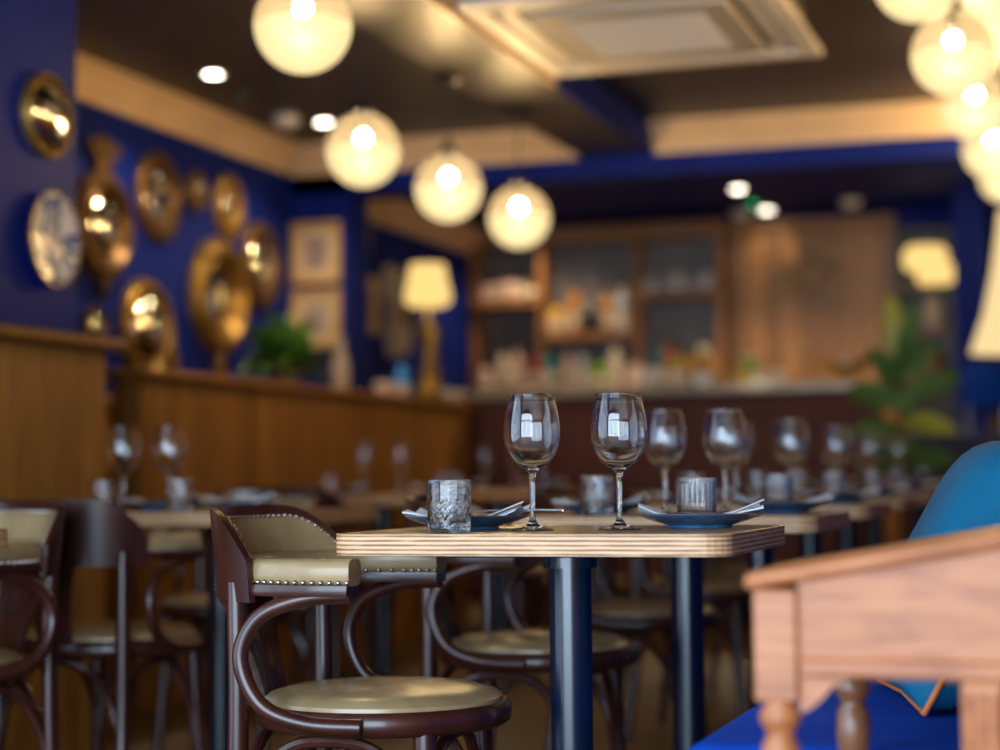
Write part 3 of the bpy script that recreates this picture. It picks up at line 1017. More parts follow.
rose_me = lathe('ceiling_rose', [(0.0, 0.0), (0.055, 0.0), (0.057, -0.012), (0.04, -0.03), (0.01, -0.036), (0.0, -0.036)], 'black', 24)


def pendant(x, y, z, ceil, label, group):
    t = thing('globe_pendant', label, 'pendant light', (x, y, z), 0, group)
    put('globe_upper', up_me, t)
    put('globe_lower', lo_me, t)
    put('bulb', bulb_me, t, (0, 0, 0.045))
    put('bulb_holder', holder_me, t, (0, 0, 0.082))
    put('globe_cap', cap_me, t, (0, 0, 0.136))
    put('cord', tube('cord', [(0, 0, 0.18), (0, 0, ceil - z - 0.03)], 0.0035, 'black', 8, 1), t)
    put('ceiling_rose', rose_me, t, (0, 0, ceil - z))


gl = 'globe pendants over the left tables'
pendant(-2.031, 4.608, 2.052, 2.55, 'large ribbed glass globe pendant cut by the top edge, nearest on the left', gl)
pendant(-2.508, 6.211, 2.005, 2.55, 'ribbed globe pendant nearest the mirror wall', gl)
pendant(-2.440, 6.925, 1.968, 2.41, 'middle ribbed globe pendant of the left row, above the table lamp', gl)
pendant(-2.380, 7.652, 1.945, 2.41, 'farthest ribbed globe pendant of the left row, in front of bar shelves', gl)
gr = 'globe pendants over the banquette'
RP = [(-0.525, 5.70, 2.314), (-0.445, 5.99, 2.140), (-0.477, 7.436, 2.247), (-0.474, 8.515, 2.257), (-0.492, 9.9, 2.345)]
RPL = ['ribbed globe pendant highest at the top right, only its base in view', 'largest fully seen ribbed globe pendant at the right edge', 'ribbed globe pendant third down in the right cluster',
       'ribbed globe pendant fourth down, half cut by the right edge', 'lowest and farthest ribbed globe pendant at the right edge']
for k, (x, y, z) in enumerate(RP):
    pendant(x, y, z, 2.55 if y < 8.9 else 2.5, RPL[k], gr)

dl_ring = lathe('ring', [(0.036, -0.004), (0.052, -0.006), (0.055, 0.0), (0.036, 0.0)], 'white_plastic', 24)
dl_lens = lathe('lens', [(0.0, -0.003), (0.037, -0.003)], 'downlight', 24)
dl_off = lathe('lens_off', [(0.0, -0.003), (0.037, -0.003)], 'downlight_off', 24)


def downlight(x, y, z, on, label, watts=30):
    t = thing('downlight', label, 'downlight', (x, y, z), 0, 'recessed ceiling downlights')
    put('ring', dl_ring, t)
    put('lens', dl_lens if on else dl_off, t)
    d = bpy.data.lights.new('downlight_beam', 'SPOT')
    d.energy, d.color, d.spot_size, d.spot_blend, d.shadow_soft_size = watts, (1.0, 0.76, 0.48), math.radians(130), 0.6, 0.035
    o = bpy.data.objects.new('downlight_beam', d)
    COL.objects.link(o)
    o.parent = t
    o.location = (0, 0, -0.012)


downlight(-3.564, 7.151, 2.549, True, 'lit recessed downlight above the oval gilt mirrors, nearest left')
downlight(-3.552, 8.301, 2.549, True, 'lit recessed downlight beside the left globe pendant')
downlight(-2.032, 10.795, 2.499, True, 'lit recessed downlight over the bar, left of the green light', 95)
downlight(-2.028, 11.72, 2.499, True, 'lit recessed downlight over the bar, right of the green light', 3)
downlight(-3.42, 11.4, 2.499, True, 'lit recessed downlight behind the farthest left globe pendant', 32)


def ceiling_spot(x, y, z, label):
    t = thing('ceiling_speaker', label, 'ceiling fitting', (x, y, z), 0, 'round ceiling fittings')
    put('housing', lathe('housing', [(0.0, -0.05), (0.03, -0.05), (0.055, -0.035), (0.065, 0.0), (0.0, 0.0)], 'white_plastic', 24), t)
    put('grille', lathe('grille', [(0.0, -0.053), (0.026, -0.0515)], 'grey_plastic', 24), t)


ceiling_spot(-3.675, 8.147, 2.55, 'unlit pale round fitting beside the left lit downlight')
ceiling_spot(-1.479, 11.5, 2.50, 'unlit pale round fitting over the boarded bar wall, right one')
ceiling_spot(-2.19, 11.72, 2.50, 'unlit pale round fitting over the boarded bar wall, left one')
for (x, y, z, w) in ((-3.629, 7.545, 2.55, 'on the dark ceiling by the left downlight'), (-2.037, 11.3, 2.5, 'between the two bar downlights')):
    t = thing('exit_indicator', f'small green indicator light {w}', 'indicator', (x, y, z), 0, 'green indicator lights')
    put('housing', lathe('housing', [(0.0, -0.02), (0.03, -0.02), (0.034, 0.0), (0.0, 0.0)], 'black', 20), t)
    put('lens', lathe('lens', [(0.0, -0.027), (0.018, -0.024), (0.024, -0.02)], 'green_led' if y > 9 else 'green_led_dim', 20), t)

# air-conditioning cassette
ac = thing('air_conditioner', 'cream ceiling cassette air conditioner between the beams', 'air conditioner', (-1.54, 6.55, 2.42))
put('casing', box('casing', (-0.47, 0.47, -0.50, 0.50, 0.03, 0.13), 'white_plastic'), ac)
fr = boxes('frame', [(-0.53, 0.53, -0.58, -0.50, 0, 0.03), (-0.53, 0.53, 0.50, 0.58, 0, 0.03), (-0.53, -0.45, -0.5, 0.5, 0, 0.03), (0.45, 0.53, -0.5, 0.5, 0, 0.03)], 'white_plastic', 0.004)
put('frame', fr, ac)
put('vent_recess', box('vent_recess', (-0.45, 0.45, -0.5, 0.5, 0.018, 0.032), 'vent_dark'), ac)
for (b, r) in (((-0.40, 0.40, -0.49, -0.43, 0, 0.006), 0.4), ((-0.40, 0.40, 0.43, 0.49, 0, 0.006), -0.4)):
    put('louvre', box('louvre', b, 'white_plastic', 0.002), ac, (0, 0, 0.008))
for b in ((-0.44, -0.38, -0.42, 0.42, 0, 0.006), (0.38, 0.44, -0.42, 0.42, 0, 0.006)):
    put('louvre', box('louvre', b, 'white_plastic', 0.002), ac, (0, 0, 0.008))
gp = put('intake_grille', box('intake_grille', (-0.35, 0.35, -0.40, 0.40, -0.008, 0.02), 'grey_plastic', 0.006), ac)
for k in range(14):
    put('grille_slat', box('grille_slat', (-0.25, 0.25, -0.006, 0.006, -0.013, -0.008), 'white_plastic', 0.001), gp, (0, -0.26 + 0.04 * k, 0))

# ================================================================== LEFT WALL ORNAMENTS
def wall_mirror(x, y, z, r, inner, label, frame='gold', dome=0.03, cat='mirror', name='round_mirror', deep=0.035, glassm='mirror', steps=1):
    t = thing(name, label, cat, (x, y, z), 0, 'gilt mirrors and plates on the blue wall')
    i = r * inner
    w = r - i
    pr = [(i - 0.004, 0.0), (i, deep * 0.45), (i + 0.1 * w, deep * 0.62), (i + 0.2 * w, deep * 0.5), (i + 0.45 * w, deep), (i + 0.7 * w, deep * 0.95), (i + 0.85 * w, deep * 0.6), (i + 0.93 * w, deep * 0.62), (r, deep * 0.3), (r, 0.0), (i - 0.004, 0.0)]
    put('frame', lathe('frame', pr, frame, 48, 'x'), t)
    dm = [(i * math.sin(PI / 2 * k / 10), 0.006 + dome * math.cos(PI / 2 * k / 10)) for k in range(11)]
    dm[0] = (0.0, dm[0][1])
    put('mirror_glass', lathe('mirror_glass', dm, glassm, 40, 'x'), t)
    return t


wall_mirror(-3.099, 5.065, 1.963, 0.131, 0.84, 'small convex mirror with thin gilt rim on the near wall end', 'gold', 0.05, deep=0.03)
# blue and white china plate on the near wall end
cp = thing('china_plate', 'blue and white patterned china plate with gilt rim on the near wall end', 'plate', (-3.099, 5.09, 1.587))
put('dish', lathe('dish', [(0.0, 0.014), (0.085, 0.014), (0.10, 0.018), (0.138, 0.03), (0.142, 0.03), (0.142, 0.024), (0.09, 0.0), (0.0, 0.0)], 'willow', 56, 'x'), cp)
put('rim', lathe('rim', [(0.141, 0.022), (0.147, 0.024), (0.148, 0.030), (0.147, 0.035), (0.141, 0.034), (0.141, 0.022)], 'gold_dark', 56, 'x'), cp)

WX = -3.998
wm = wall_mirror(WX, 6.961, 1.905, 0.232, 0.56, 'convex mirror in dark gilt frame with a carved crest on top', 'gold_dark', 0.06, deep=0.06)
crest = []
for k in range(9):
    crest.append((0.05 + 0.018 * math.sin(k * 2.1) + (0.045 if 3 < k < 8 else 0), 0.19 + 0.022 * k))
def slab(name, outline, mat, d0=0.0, d1=0.04, bev=0.008):
    """outline of (y, z) extruded along +x with bevelled edges"""
    bm = bmesh.new()
    f = bm.faces.new([bm.verts.new((d0, y, z)) for y, z in outline])
    r = bmesh.ops.extrude_face_region(bm, geom=[f])
    vs = [v for v in r['geom'] if isinstance(v, bmesh.types.BMVert)]
    bmesh.ops.translate(bm, vec=(d1 - d0, 0, 0), verts=vs)
    if bev:
        fe = [e for e in bm.edges if all(abs(v.co.x - d1) < 1e-6 for v in e.verts)]
        bmesh.ops.bevel(bm, geom=fe, offset=bev, segments=2, profile=0.5, affect='EDGES')
    return from_bm(name, bm, mat)


put('crest', slab('crest', [(-0.05, 0.205), (0.05, 0.205), (0.06, 0.25), (0.045, 0.27), (0.11, 0.30), (0.125, 0.345), (0.09, 0.36), (0.04, 0.335), (0.02, 0.375), (-0.03, 0.375), (-0.04, 0.335), (-0.09, 0.36), (-0.12, 0.345), (-0.11, 0.30), (-0.045, 0.27), (-0.06, 0.25)], 'gold_dark'), wm)
put('finial', slab('finial', [(-0.035, -0.21), (0.0, -0.30), (0.035, -0.21), (0.06, -0.215), (-0.06, -0.215)][:3], 'gold_dark', bev=0.004), wm)
wall_mirror(WX, 7.466, 2.096, 0.203, 0.58, 'round dark mirror in brown-gilt frame below the cornice', 'gold_dark', 0.02)
wall_mirror(WX, 7.822, 2.174, 0.092, 0.55, 'smallest round gilt mirror high between two larger ones', 'gold', 0.03)
wall_mirror(WX, 8.176, 2.147, 0.160, 0.36, 'round gilt mirror with a wide flat frame and small glass', 'gold', 0.015, deep=0.03)
wall_mirror(WX, 8.036, 1.704, 0.275, 0.56, 'largest round mirror with a deep bright gilt frame above the partition', 'gold', 0.03, deep=0.07)
wall_mirror(WX, 8.52, 1.905, 0.214, 0.62, 'round mirror in dark brown frame beside the framed prints', 'gold_dark', 0.05)
wall_mirror(WX, 7.348, 1.500, 0.222, 0.66, 'big convex gilt mirror just above the partition end', 'gold', 0.08, deep=0.05)
wall_mirror(WX, 6.913, 1.476, 0.092, 0.74, 'tiny convex mirror at the wainscot corner', 'gold_dark', 0.04)


def framed_print(name, label, w, h, loc, rot, mat='frame_wood'):
    t = thing(name, label, 'picture', loc, rot, 'framed prints by the bar')
    b = 0.03
    put('frame', boxes('frame', [(0, 0.025, -w / 2, w / 2, h / 2 - b, h / 2), (0, 0.025, -w / 2, w / 2, -h / 2, -h / 2 + b), (0, 0.025, -w / 2, -w / 2 + b, -h / 2 + b, h / 2 - b), (0, 0.025, w / 2 - b, w / 2, -h / 2 + b, h / 2 - b)], mat, 0.004), t)
    put('mount', box('mount', (0, 0.008, -w / 2 + b, w / 2 - b, -h / 2 + b, h / 2 - b), 'mount'), t)
    put('print', box('print', (0.008, 0.0095, -w / 2 + b + 0.045, w / 2 - b - 0.045, -h / 2 + b + 0.045, h / 2 - b - 0.045), 'print_paper'), t)


framed_print('framed_print', 'upper of two honey-framed prints on the blue pier', 0.27, 0.315, (-3.862, 8.925, 2.003), -PI / 2)
framed_print('framed_print', 'lower of two honey-framed prints, behind the green plant', 0.27, 0.305, (-3.862, 8.925, 1.665), -PI / 2)
framed_print('framed_print', 'dark framed print on the blue wall right of the pier', 0.42, 0.32, (-3.998, 9.86, 1.83), 0, 'mount')
sc = thing('gilt_wall_carving', 'gilt carved wall ornament left of the glowing table lamp', 'ornament', (-3.998, 10.35, 1.80))
put('plaque', slab('plaque', [(-0.10, -0.25), (0.10, -0.22), (0.16, -0.05), (0.10, 0.08), (0.17, 0.2), (0.06, 0.28), (-0.06, 0.22), (-0.15, 0.28), (-0.17, 0.1), (-0.09, 0.0), (-0.16, -0.12)], 'pewter', 0, 0.07, 0.012), sc)
put('boss', lathe('boss', [(0.0, 0.12), (0.04, 0.11), (0.07, 0.07), (0.075, 0.05)], 'gold', 24, 'x'), sc)
gs = thing('gilt_wall_bracket', 'small gilt bracket under the cornice right of the upper print', 'ornament', (-3.998, 9.72, 2.17))
put('shell', slab('shell', [(-0.06, -0.14), (0.05, -0.12), (0.10, -0.02), (0.13, 0.10), (0.03, 0.15), (-0.08, 0.12), (-0.13, 0.02)], 'gold', 0, 0.08, 0.014), gs)

# ================================================================== ON THE PARTITION
PT = 1.246
PX = -3.36


def lathe_thing(name, label, cat, loc, parts, group=None):
    t = thing(name, label, cat, loc, 0, group)
    for pn, pr, mt in parts:
        put(pn, lathe(pn, pr, mt, 28), t)
    return t


lamp = lathe_thing('table_lamp', 'glowing cream-shaded table lamp on a twisted gilt base', 'lamp', (PX, 9.2, PT),
                   [('foot', [(0.0, 0.0), (0.085, 0.0), (0.088, 0.015), (0.07, 0.03), (0.05, 0.045), (0.0, 0.05)], 'gold'),
                    ('shade', [(r * 0.88, z) for r, z in [(0.098, 0.705), (0.103, 0.70), (0.118, 0.62), (0.136, 0.555), (0.138, 0.525), (0.125, 0.500), (0.095, 0.488), (0.09, 0.490), (0.12, 0.505), (0.132, 0.527), (0.113, 0.62), (0.098, 0.705)]], 'shade'),
                    ('stem_cap', [(0.0, 0.38), (0.03, 0.38), (0.035, 0.4), (0.012, 0.42), (0.012, 0.51), (0.0, 0.51)], 'brass')])
tw = []
vs, fs = [], []
for i in range(25):
    z = 0.045 + 0.34 * i / 24
    tws = i / 24 * 3.2
    rr = 0.052 - 0.014 * math.sin(i / 24 * PI) + (0.006 if i % 6 < 3 else 0)
    for k in range(16):
        a = 2 * PI * k / 16
        r = rr * (1 + 0.22 * math.cos(2 * (a - tws)))
        vs.append((r * math.cos(a) + 0.012 * math.sin(tws), r * math.sin(a), z))
for i in range(24):
    for k in range(16):
        fs.append((i * 16 + k, i * 16 + (k + 1) % 16, (i + 1) * 16 + (k + 1) % 16, (i + 1) * 16 + k))
put('twisted_column', mesh('twisted_column', vs, fs, 'gold'), lamp)


def leaf_geo(base, tip, width, up, n=5, curl=0.15):
    base, tip = Vector(base), Vector(tip)
    d = tip - base
    side = d.cross(Vector(up)).normalized()
    nr = side.cross(d).normalized()
    vs, fs = [], []
    for i in range(n + 1):
        u = i / n
        w = width / 2 * math.sin(PI * min(1, 0.06 + 0.94 * u)) ** 0.75 if i < n else 0.0
        c = base + d * u + nr * (curl * d.length * (u - u * u) * 2 - 0.3 * curl * d.length * u * u)
        vs += [c - side * w + nr * 0.18 * w, c - nr * 0.002, c + side * w + nr * 0.18 * w]
    for i in range(n):
        a, b = i * 3, i * 3 + 3
        fs += [(a, a + 1, b + 1, b), (a + 1, a + 2, b + 2, b + 1)]
    return vs, fs


pp = lathe_thing('potted_fern', 'bushy green plant in a low pot on the partition below the prints', 'plant', (PX + 0.01, 7.40, PT),
                 [('pot', [(0.0, 0.0), (0.05, 0.0), (0.07, 0.07), (0.072, 0.075), (0.062, 0.075), (0.0, 0.065)], 'soil_pot')])
vs, fs = [], []
rr = random.Random(5)
for k in range(260):
    a = rr.uniform(0, 2 * PI)
    el = rr.uniform(-0.15, 1.3)
    L = rr.uniform(0.12, 0.25)
    b = Vector((rr.uniform(-0.03, 0.03), rr.uniform(-0.05, 0.05), 0.06 + rr.uniform(0, 0.05)))
    dirv = Vector((0.75 * math.cos(a) * math.cos(el), 1.5 * math.sin(a) * math.cos(el), math.sin(el)))
    m0 = b + dirv * L * rr.uniform(0.2, 0.6)
    v, f = leaf_geo(m0, m0 + dirv * L * 0.6 + Vector((0, 0, -0.02)), 0.045, (0.1, 0.2, 1), 3)
    o = len(vs)
    vs += v
    fs += [tuple(o + q for q in ff) for ff in f]
tag(put('foliage', mesh('foliage', vs, fs, 'leaf_fresh'), pp), 'dense small green leaves', kind='stuff')

fig = [(0.0, 0.0), (0.03, 0.0), (0.032, 0.012), (0.018, 0.02), (0.026, 0.04), (0.03, 0.055), (0.016, 0.075), (0.02, 0.09), (0.012, 0.105), (0.0, 0.11)]
lathe_thing('gilt_figurine', 'small gilt figurine on the partition, left of the largest mirror', 'figurine', (PX, 6.40, PT), [('body', fig, 'gold')], 'small figurines')
lathe_thing('gilt_figurine', 'small gilt figurine on the partition beneath the largest mirror', 'figurine', (PX, 6.80, PT), [('body', [(r * 0.95, z * 0.85) for r, z in fig], 'gold')], 'small figurines')
lathe_thing('pottery_vase', 'slim grey-brown vase between the prints and the lamp', 'vase', (PX, 8.03, PT), [('body', [(0.0, 0.0), (0.035, 0.0), (0.045, 0.06), (0.042, 0.13), (0.022, 0.19), (0.02, 0.23), (0.028, 0.245), (0.022, 0.245), (0.0, 0.2)], 'pewter')])
lathe_thing('blue_candle_cone', 'bright blue pointed ornament at the foot of the table lamp', 'ornament', (PX + 0.03, 8.74, PT), [('body', [(0.0, 0.0), (0.05, 0.0), (0.052, 0.02), (0.036, 0.09), (0.018, 0.15), (0.0, 0.165)], 'blue_glass'), ('base_ring', [(0.0, 0.0), (0.056, 0.0), (0.056, 0.01), (0.0, 0.011)], 'pewter')])
cup = [(0.0, 0.0), (0.028, 0.0), (0.03, 0.006), (0.05, 0.03), (0.055, 0.06), (0.051, 0.06), (0.046, 0.033), (0.0, 0.012)]
for k, (y, w) in enumerate(((8.45, 'left of the blue ornament'), (8.66, 'against the blue ornament'), (9.28, 'just right of the table lamp'), (9.47, 'at the far partition end'))):
    lathe_thing('cream_bowl', f'small cream bowl on the partition {w}', 'bowl', (PX + 0.05, y, PT), [('body', cup, 'cream')], 'cream bowls on the partition')

# ================================================================== BAR
bar = thing('bar_counter', 'long bar counter with pale stone top and dark red front', 'bar counter', (0, 0, 0))
put('counter_top', box('counter_top', (-3.33, -1.12, 9.72, 10.3, 1.275, 1.318), 'stone', 0.008, 2), bar)
put('body', box('body', (-3.28, -1.17, 9.82, 10.25, fz(9.8) - 0.01, 1.275), 'bar_front'), bar)
pmesh = box('front_panel', (-0.165, 0.165, 0, 0.02, 0.25, 1.16), 'bar_front', 0.008)
for k in range(6):
    put('front_panel', pmesh, bar, (-3.05 + 0.35 * k, 9.80, 0))
put('foot_rail', tube('foot_rail', [(-3.25, 9.72, 0.30), (-1.2, 9.72, 0.30)], 0.018, 'brass', 12, 1), bar)
put('brass_lip', tube('brass_lip', [(-3.3, 9.735, 1.326), (-2.93, 9.735, 1.326)], 0.008, 'brass', 10, 1), bar)

# back bar
bb = thing('back_bar_cabinet', 'slate back-bar cabinet with dark timber uprights behind the bar', 'cabinet', (0, 0, 0))
put('back_panel', box('back_panel', (-3.98, -2.30, 11.93, 11.98, 0.1, 2.44), 'slate'), bb)
put('header', box('header', (-3.98, -2.30, 11.75, 11.93, 2.36, 2.46), 'shelf', 0.005), bb)
for x in (-3.96, -3.5, -2.87, -2.33):
    put('upright', box('upright', (x - 0.02, x + 0.02, 11.70, 11.93, 0.1, 2.36), 'shelf', 0.004), bb)
put('lower_worktop', box('lower_worktop', (-3.98, -2.30, 11.5, 11.93, 1.36, 1.41), 'shelf', 0.005), bb)
put('lower_body', box('lower_body', (-3.98, -2.30, 11.55, 11.93, 0.1, 1.36), 'bar_front'), bb)
SH = [('upper left', -3.94, -3.52, 2.0), ('middle', -3.48, -2.89, 1.77), ('upper right', -2.85, -2.35, 2.015)]
for nm, x0, x1, z in SH:
    o = put('bar_shelf', box('bar_shelf', (x0, x1, 11.64, 11.93, z - 0.05, z), 'shelf', 0.005))
    tag(o, f'thick walnut {nm} shelf of the back bar', 'shelf', 'back-bar shelves')

# boarded wall right of the shelves, each board its own piece
bw = struct('wall_boarded', box('wall_boarded', (-2.28, -1.27, 11.9, 11.98, 0.1, 2.44), 'panel_pale'), 'pale oak boarded wall panel behind the bar')
bme = box('board', (-0.048, 0.048, -0.018, 0, 0.1, 2.43), 'panel_pale', 0.006)
for k in range(10):
    put('board', bme, bw, (-2.23 + 0.1015 * k, 11.9, 0))
put('top_rail', box('top_rail', (-2.30, -1.25, 11.86, 11.9, 2.39, 2.46), 'panel_pale', 0.008), bw)
em = thing('gilt_emblem', 'dull gilt floral emblem hung on the boarded wall', 'ornament', (-1.79, 11.88, 2.09))
for k, (dx, dz, s) in enumerate(((0, 0, 1.0), (-0.13, 0.0, 0.75), (0.13, 0.05, 0.6), (0.0, 0.14, 0.6))):
    pts = [(0.085 * s * math.cos(a) * (1 + 0.28 * math.cos(5 * a)), 0.095 * s * math.sin(a) * (1 + 0.28 * math.cos(5 * a))) for a in [2 * PI * q / 30 for q in range(30)]]
    put('flower', slab('flower', pts, 'gold_dark', 0, 0.03, 0), em, (dx, 0, dz), (0, 0, -PI / 2))

BP = {
    'tall': ([(0.0, 0.0), (0.036, 0.0), (0.038, 0.006), (0.038, 0.17), (0.03, 0.2), (0.014, 0.225), (0.013, 0.285), (0.0, 0.285)], 0.285, 0.015),
    'squat': ([(0.0, 0.0), (0.048, 0.0), (0.05, 0.008), (0.05, 0.12), (0.04, 0.145), (0.016, 0.16), (0.015, 0.19), (0.0, 0.19)], 0.19, 0.018),
    'slim': ([(0.0, 0.0), (0.028, 0.0), (0.03, 0.006), (0.029, 0.16), (0.02, 0.2), (0.011, 0.24), (0.011, 0.30), (0.0, 0.30)], 0.30, 0.013),
    'jar': ([(0.0, 0.0), (0.04, 0.0), (0.043, 0.01), (0.043, 0.10), (0.036, 0.12), (0.03, 0.125), (0.0, 0.125)], 0.125, 0.033),
    'round': ([(0.0, 0.0), (0.03, 0.0), (0.06, 0.04), (0.066, 0.08), (0.05, 0.12), (0.02, 0.15), (0.016, 0.20), (0.0, 0.20)], 0.20, 0.018),
}
BC = {'amber': (0.42, 0.17, 0.03), 'pale pink': (0.58, 0.40, 0.34), 'clear grey': (0.36, 0.36, 0.38), 'teal': (0.01, 0.16, 0.19), 'dark green': (0.012, 0.035, 0.02), 'light green': (0.22, 0.38, 0.06),
      'cream': (0.66, 0.56, 0.42), 'dark brown': (0.035, 0.016, 0.01), 'red': (0.35, 0.05, 0.04), 'golden': (0.55, 0.34, 0.06), 'orange': (0.65, 0.22, 0.03), 'black': (0.012, 0.012, 0.014), 'silver': (0.5, 0.5, 0.52)}
for k, v in BC.items():
    M['bt_' + k] = plain('bottle_' + k.replace(' ', '_'), v, 0.15)
bcache = {}


def bottle(kind, colr, x, y, z, scale, label, group):
    key = (kind, colr, round(scale, 2))
    pr, h, rc = BP[kind]
    t = thing('bottle' if kind != 'jar' else 'jar', label, 'bottle' if kind != 'jar' else 'jar', (x, y, z), 0, group)
    if key not in bcache:
        s = scale
        rb = max(r for r, _ in pr)
        bcache[key] = (lathe('body', [(r * s, q * s) for r, q in pr], 'bt_' + colr, 20),
                       lathe('stopper', [(0.0, (h - 0.03) * s), ((rc + 0.002) * s, (h - 0.03) * s), ((rc + 0.002) * s, (h + 0.008) * s), (0.0, (h + 0.008) * s)], 'black' if colr != 'black' else 'gold', 16),
                       lathe('paper_label', [((rb + 0.0008) * s, h * 0.14 * s), ((rb + 0.0008) * s, h * 0.40 * s)], 'cream', 20))
    b, c, l = bcache[key]
    put('body', b, t)
    put('stopper', c, t)
    if kind in ('tall', 'squat', 'slim'):
        put('paper_label', l, t)


def row(shelf, x0, x1, y, z, items, sc=1.0):
    n = len(items)
    for i, (k, c) in enumerate(items):
        x = x0 + (x1 - x0) * (i + 0.5) / n
        bottle(k, c, x, y + (0.02 if i % 2 else -0.02), z, sc * (0.94 + 0.05 * ((i * 7) % 3)), f'{c} {"jar" if k == "jar" else "bottle"}, {("first", *ORD[1:])[i]} from the left on the {shelf}', f'bottles on the {shelf}')


row('upper left back-bar shelf', -3.92, -3.54, 11.76, 2.0, [('jar', 'pale pink'), ('jar', 'cream'), ('jar', 'pale pink'), ('jar', 'cream'), ('squat', 'dark brown')], 0.95)
row('middle back-bar shelf', -3.46, -2.91, 11.76, 1.77, [('squat', 'golden'), ('tall', 'amber'), ('round', 'black'), ('tall', 'amber'), ('tall', 'silver')], 1.15)
row('upper right back-bar shelf', -2.83, -2.37, 11.76, 2.015, [('jar', 'clear grey'), ('jar', 'clear grey'), ('jar', 'silver'), ('jar', 'clear grey'), ('jar', 'silver')], 0.95)
row('lower back-bar worktop', -3.92, -2.40, 11.68, 1.41, [('squat', 'pale pink'), ('tall', 'cream'), ('tall', 'pale pink'), ('slim', 'red'), ('tall', 'teal'), ('slim', 'pale pink'), ('tall', 'clear grey'), ('squat', 'light green'), ('tall', 'cream'), ('squat', 'pale pink'), ('jar', 'clear grey'), ('slim', 'red'), ('tall', 'dark green'), ('slim', 'silver')], 1.0)
# on the counter
CT = 1.3185
bottle('tall', 'teal', -2.36, 10.1, CT, 1.0, 'teal bottle on the bar counter left of the fruit', 'bottles on the bar counter')
bottle('squat', 'golden', -2.24, 10.02, CT, 1.15, 'golden squat bottle standing on the bar counter', 'bottles on the bar counter')
bottle('slim', 'golden', -2.19, 9.9, CT, 0.7, 'short slim golden bottle at the front of the bar counter', 'bottles on the bar counter')
fr_bowl = thing('fruit_stand', 'cream footed stand holding fruit on the bar counter', 'bowl', (-2.09, 10.05, CT))
put('stand', lathe('stand', [(0.0, 0.0), (0.05, 0.0), (0.052, 0.01), (0.015, 0.02), (0.012, 0.07), (0.05, 0.085), (0.11, 0.11), (0.108, 0.118), (0.05, 0.095), (0.0, 0.09)], 'brass', 28), fr_bowl)
M['orange_skin'] = mottled('orange_skin', [(0.3, (0.62, 0.23, 0.03)), (0.7, (0.75, 0.33, 0.05))], 30, rough=0.45)
M['lime_skin'] = mottled('lime_skin', [(0.3, (0.30, 0.42, 0.04)), (0.7, (0.45, 0.52, 0.07))], 30, rough=0.4)
M['lemon_skin'] = mottled('pale_fruit_skin', [(0.3, (0.62, 0.50, 0.22)), (0.7, (0.70, 0.60, 0.33))], 30, rough=0.45)
fm = {}
for k in ('orange_skin', 'lime_skin', 'lemon_skin'):
    pr = [(0.038 * math.sin(PI * q / 12), 0.038 - 0.036 * math.cos(PI * q / 12)) for q in range(13)]
    pr[0], pr[-1] = (0.0, 0.004), (0.0, 0.072)
    fm[k] = lathe(k, pr, k, 18)
for k, (dx, dy, dz, m_, lb) in enumerate(((-0.045, -0.03, 0.10, 'orange_skin', 'orange at the front left of the fruit stand'), (0.04, -0.035, 0.10, 'orange_skin', 'orange at the front right of the fruit stand'),
                                         (0.0, 0.045, 0.10, 'lemon_skin', 'pale lemon at the back of the fruit stand'), (-0.005, -0.005, 0.158, 'lemon_skin', 'pale lemon topping the fruit stand'))):
    o = put('fruit', fm[m_], None, (-2.09 + dx, 10.05 + dy, CT + dz - 0.004))
    tag(o, lb, 'fruit', 'fruit on the bar')
for k, (x, y, lb) in enumerate(((-1.90, 10.06, 'bright lime stacked base left on the bar counter'), (-1.835, 10.02, 'bright lime on the bar counter, right of its neighbour'))):
    tag(put('lime', fm['lime_skin'], None, (x, y, CT - 0.003)), lb, 'fruit', 'fruit on the bar')
lathe_thing('lime_jar', 'lime-green filled jar on the bar counter', 'jar', (-1.87, 10.15, CT), [('body', [(0.0, 0.0), (0.05, 0.0), (0.055, 0.02), (0.055, 0.14), (0.045, 0.16), (0.0, 0.162)], 'bt_light green'), ('lid', [(0.0, 0.162), (0.047, 0.162), (0.047, 0.18), (0.0, 0.184)], 'cream')])
lathe_thing('white_bowl', 'white bowl at the front of the bar counter by the fruit', 'bowl', (-2.055, 9.84, CT), [('body', [(r * 1.1, z * 1.1) for r, z in cup], 'linen')])
for k, (x, lb) in enumerate(((-1.745, 'left of two pale round votive lamps on the bar'), (-1.66, 'right of two pale round votive lamps on the bar'))):
    lathe_thing('votive_lamp', lb, 'candle', (x, 9.86, CT), [('body', [(0.0, 0.0), (0.025, 0.0), (0.042, 0.025), (0.045, 0.045), (0.038, 0.07), (0.03, 0.078), (0.026, 0.076), (0.035, 0.05), (0.0, 0.02)], 'cream')], 'votives on the bar')
lathe_thing('amber_tumbler', 'amber jar on the bar left of the votives', 'jar', (-1.865, 9.86, CT), [('body', [(0.0, 0.0), (0.035, 0.0), (0.045, 0.03), (0.043, 0.10), (0.03, 0.115), (0.0, 0.117)], 'bt_golden')])
gb = thing('brass_fruit_bowl', 'boat-shaped brass bowl with upturned ends on the bar', 'bowl', (-1.33, 9.95, CT))
vs, fs = [], []
for side in (0, 1):
    for i in range(17):
        u = i / 16 * 2 - 1
        wdt = 0.07 * (1 - u * u) ** 0.6 + 0.004
        for j in range(9):
            a = PI * j / 8
            dz = 0.10 + 0.075 * abs(u) ** 2.2
            dep = 0.075 * (1 - 0.55 * u * u)
            s = 1 - 0.06 * side
            vs.append((u * 0.17, -wdt * math.cos(a) * s, dz - dep * math.sin(a) * s))
q = lambda s, i, j: s * 153 + i * 9 + j
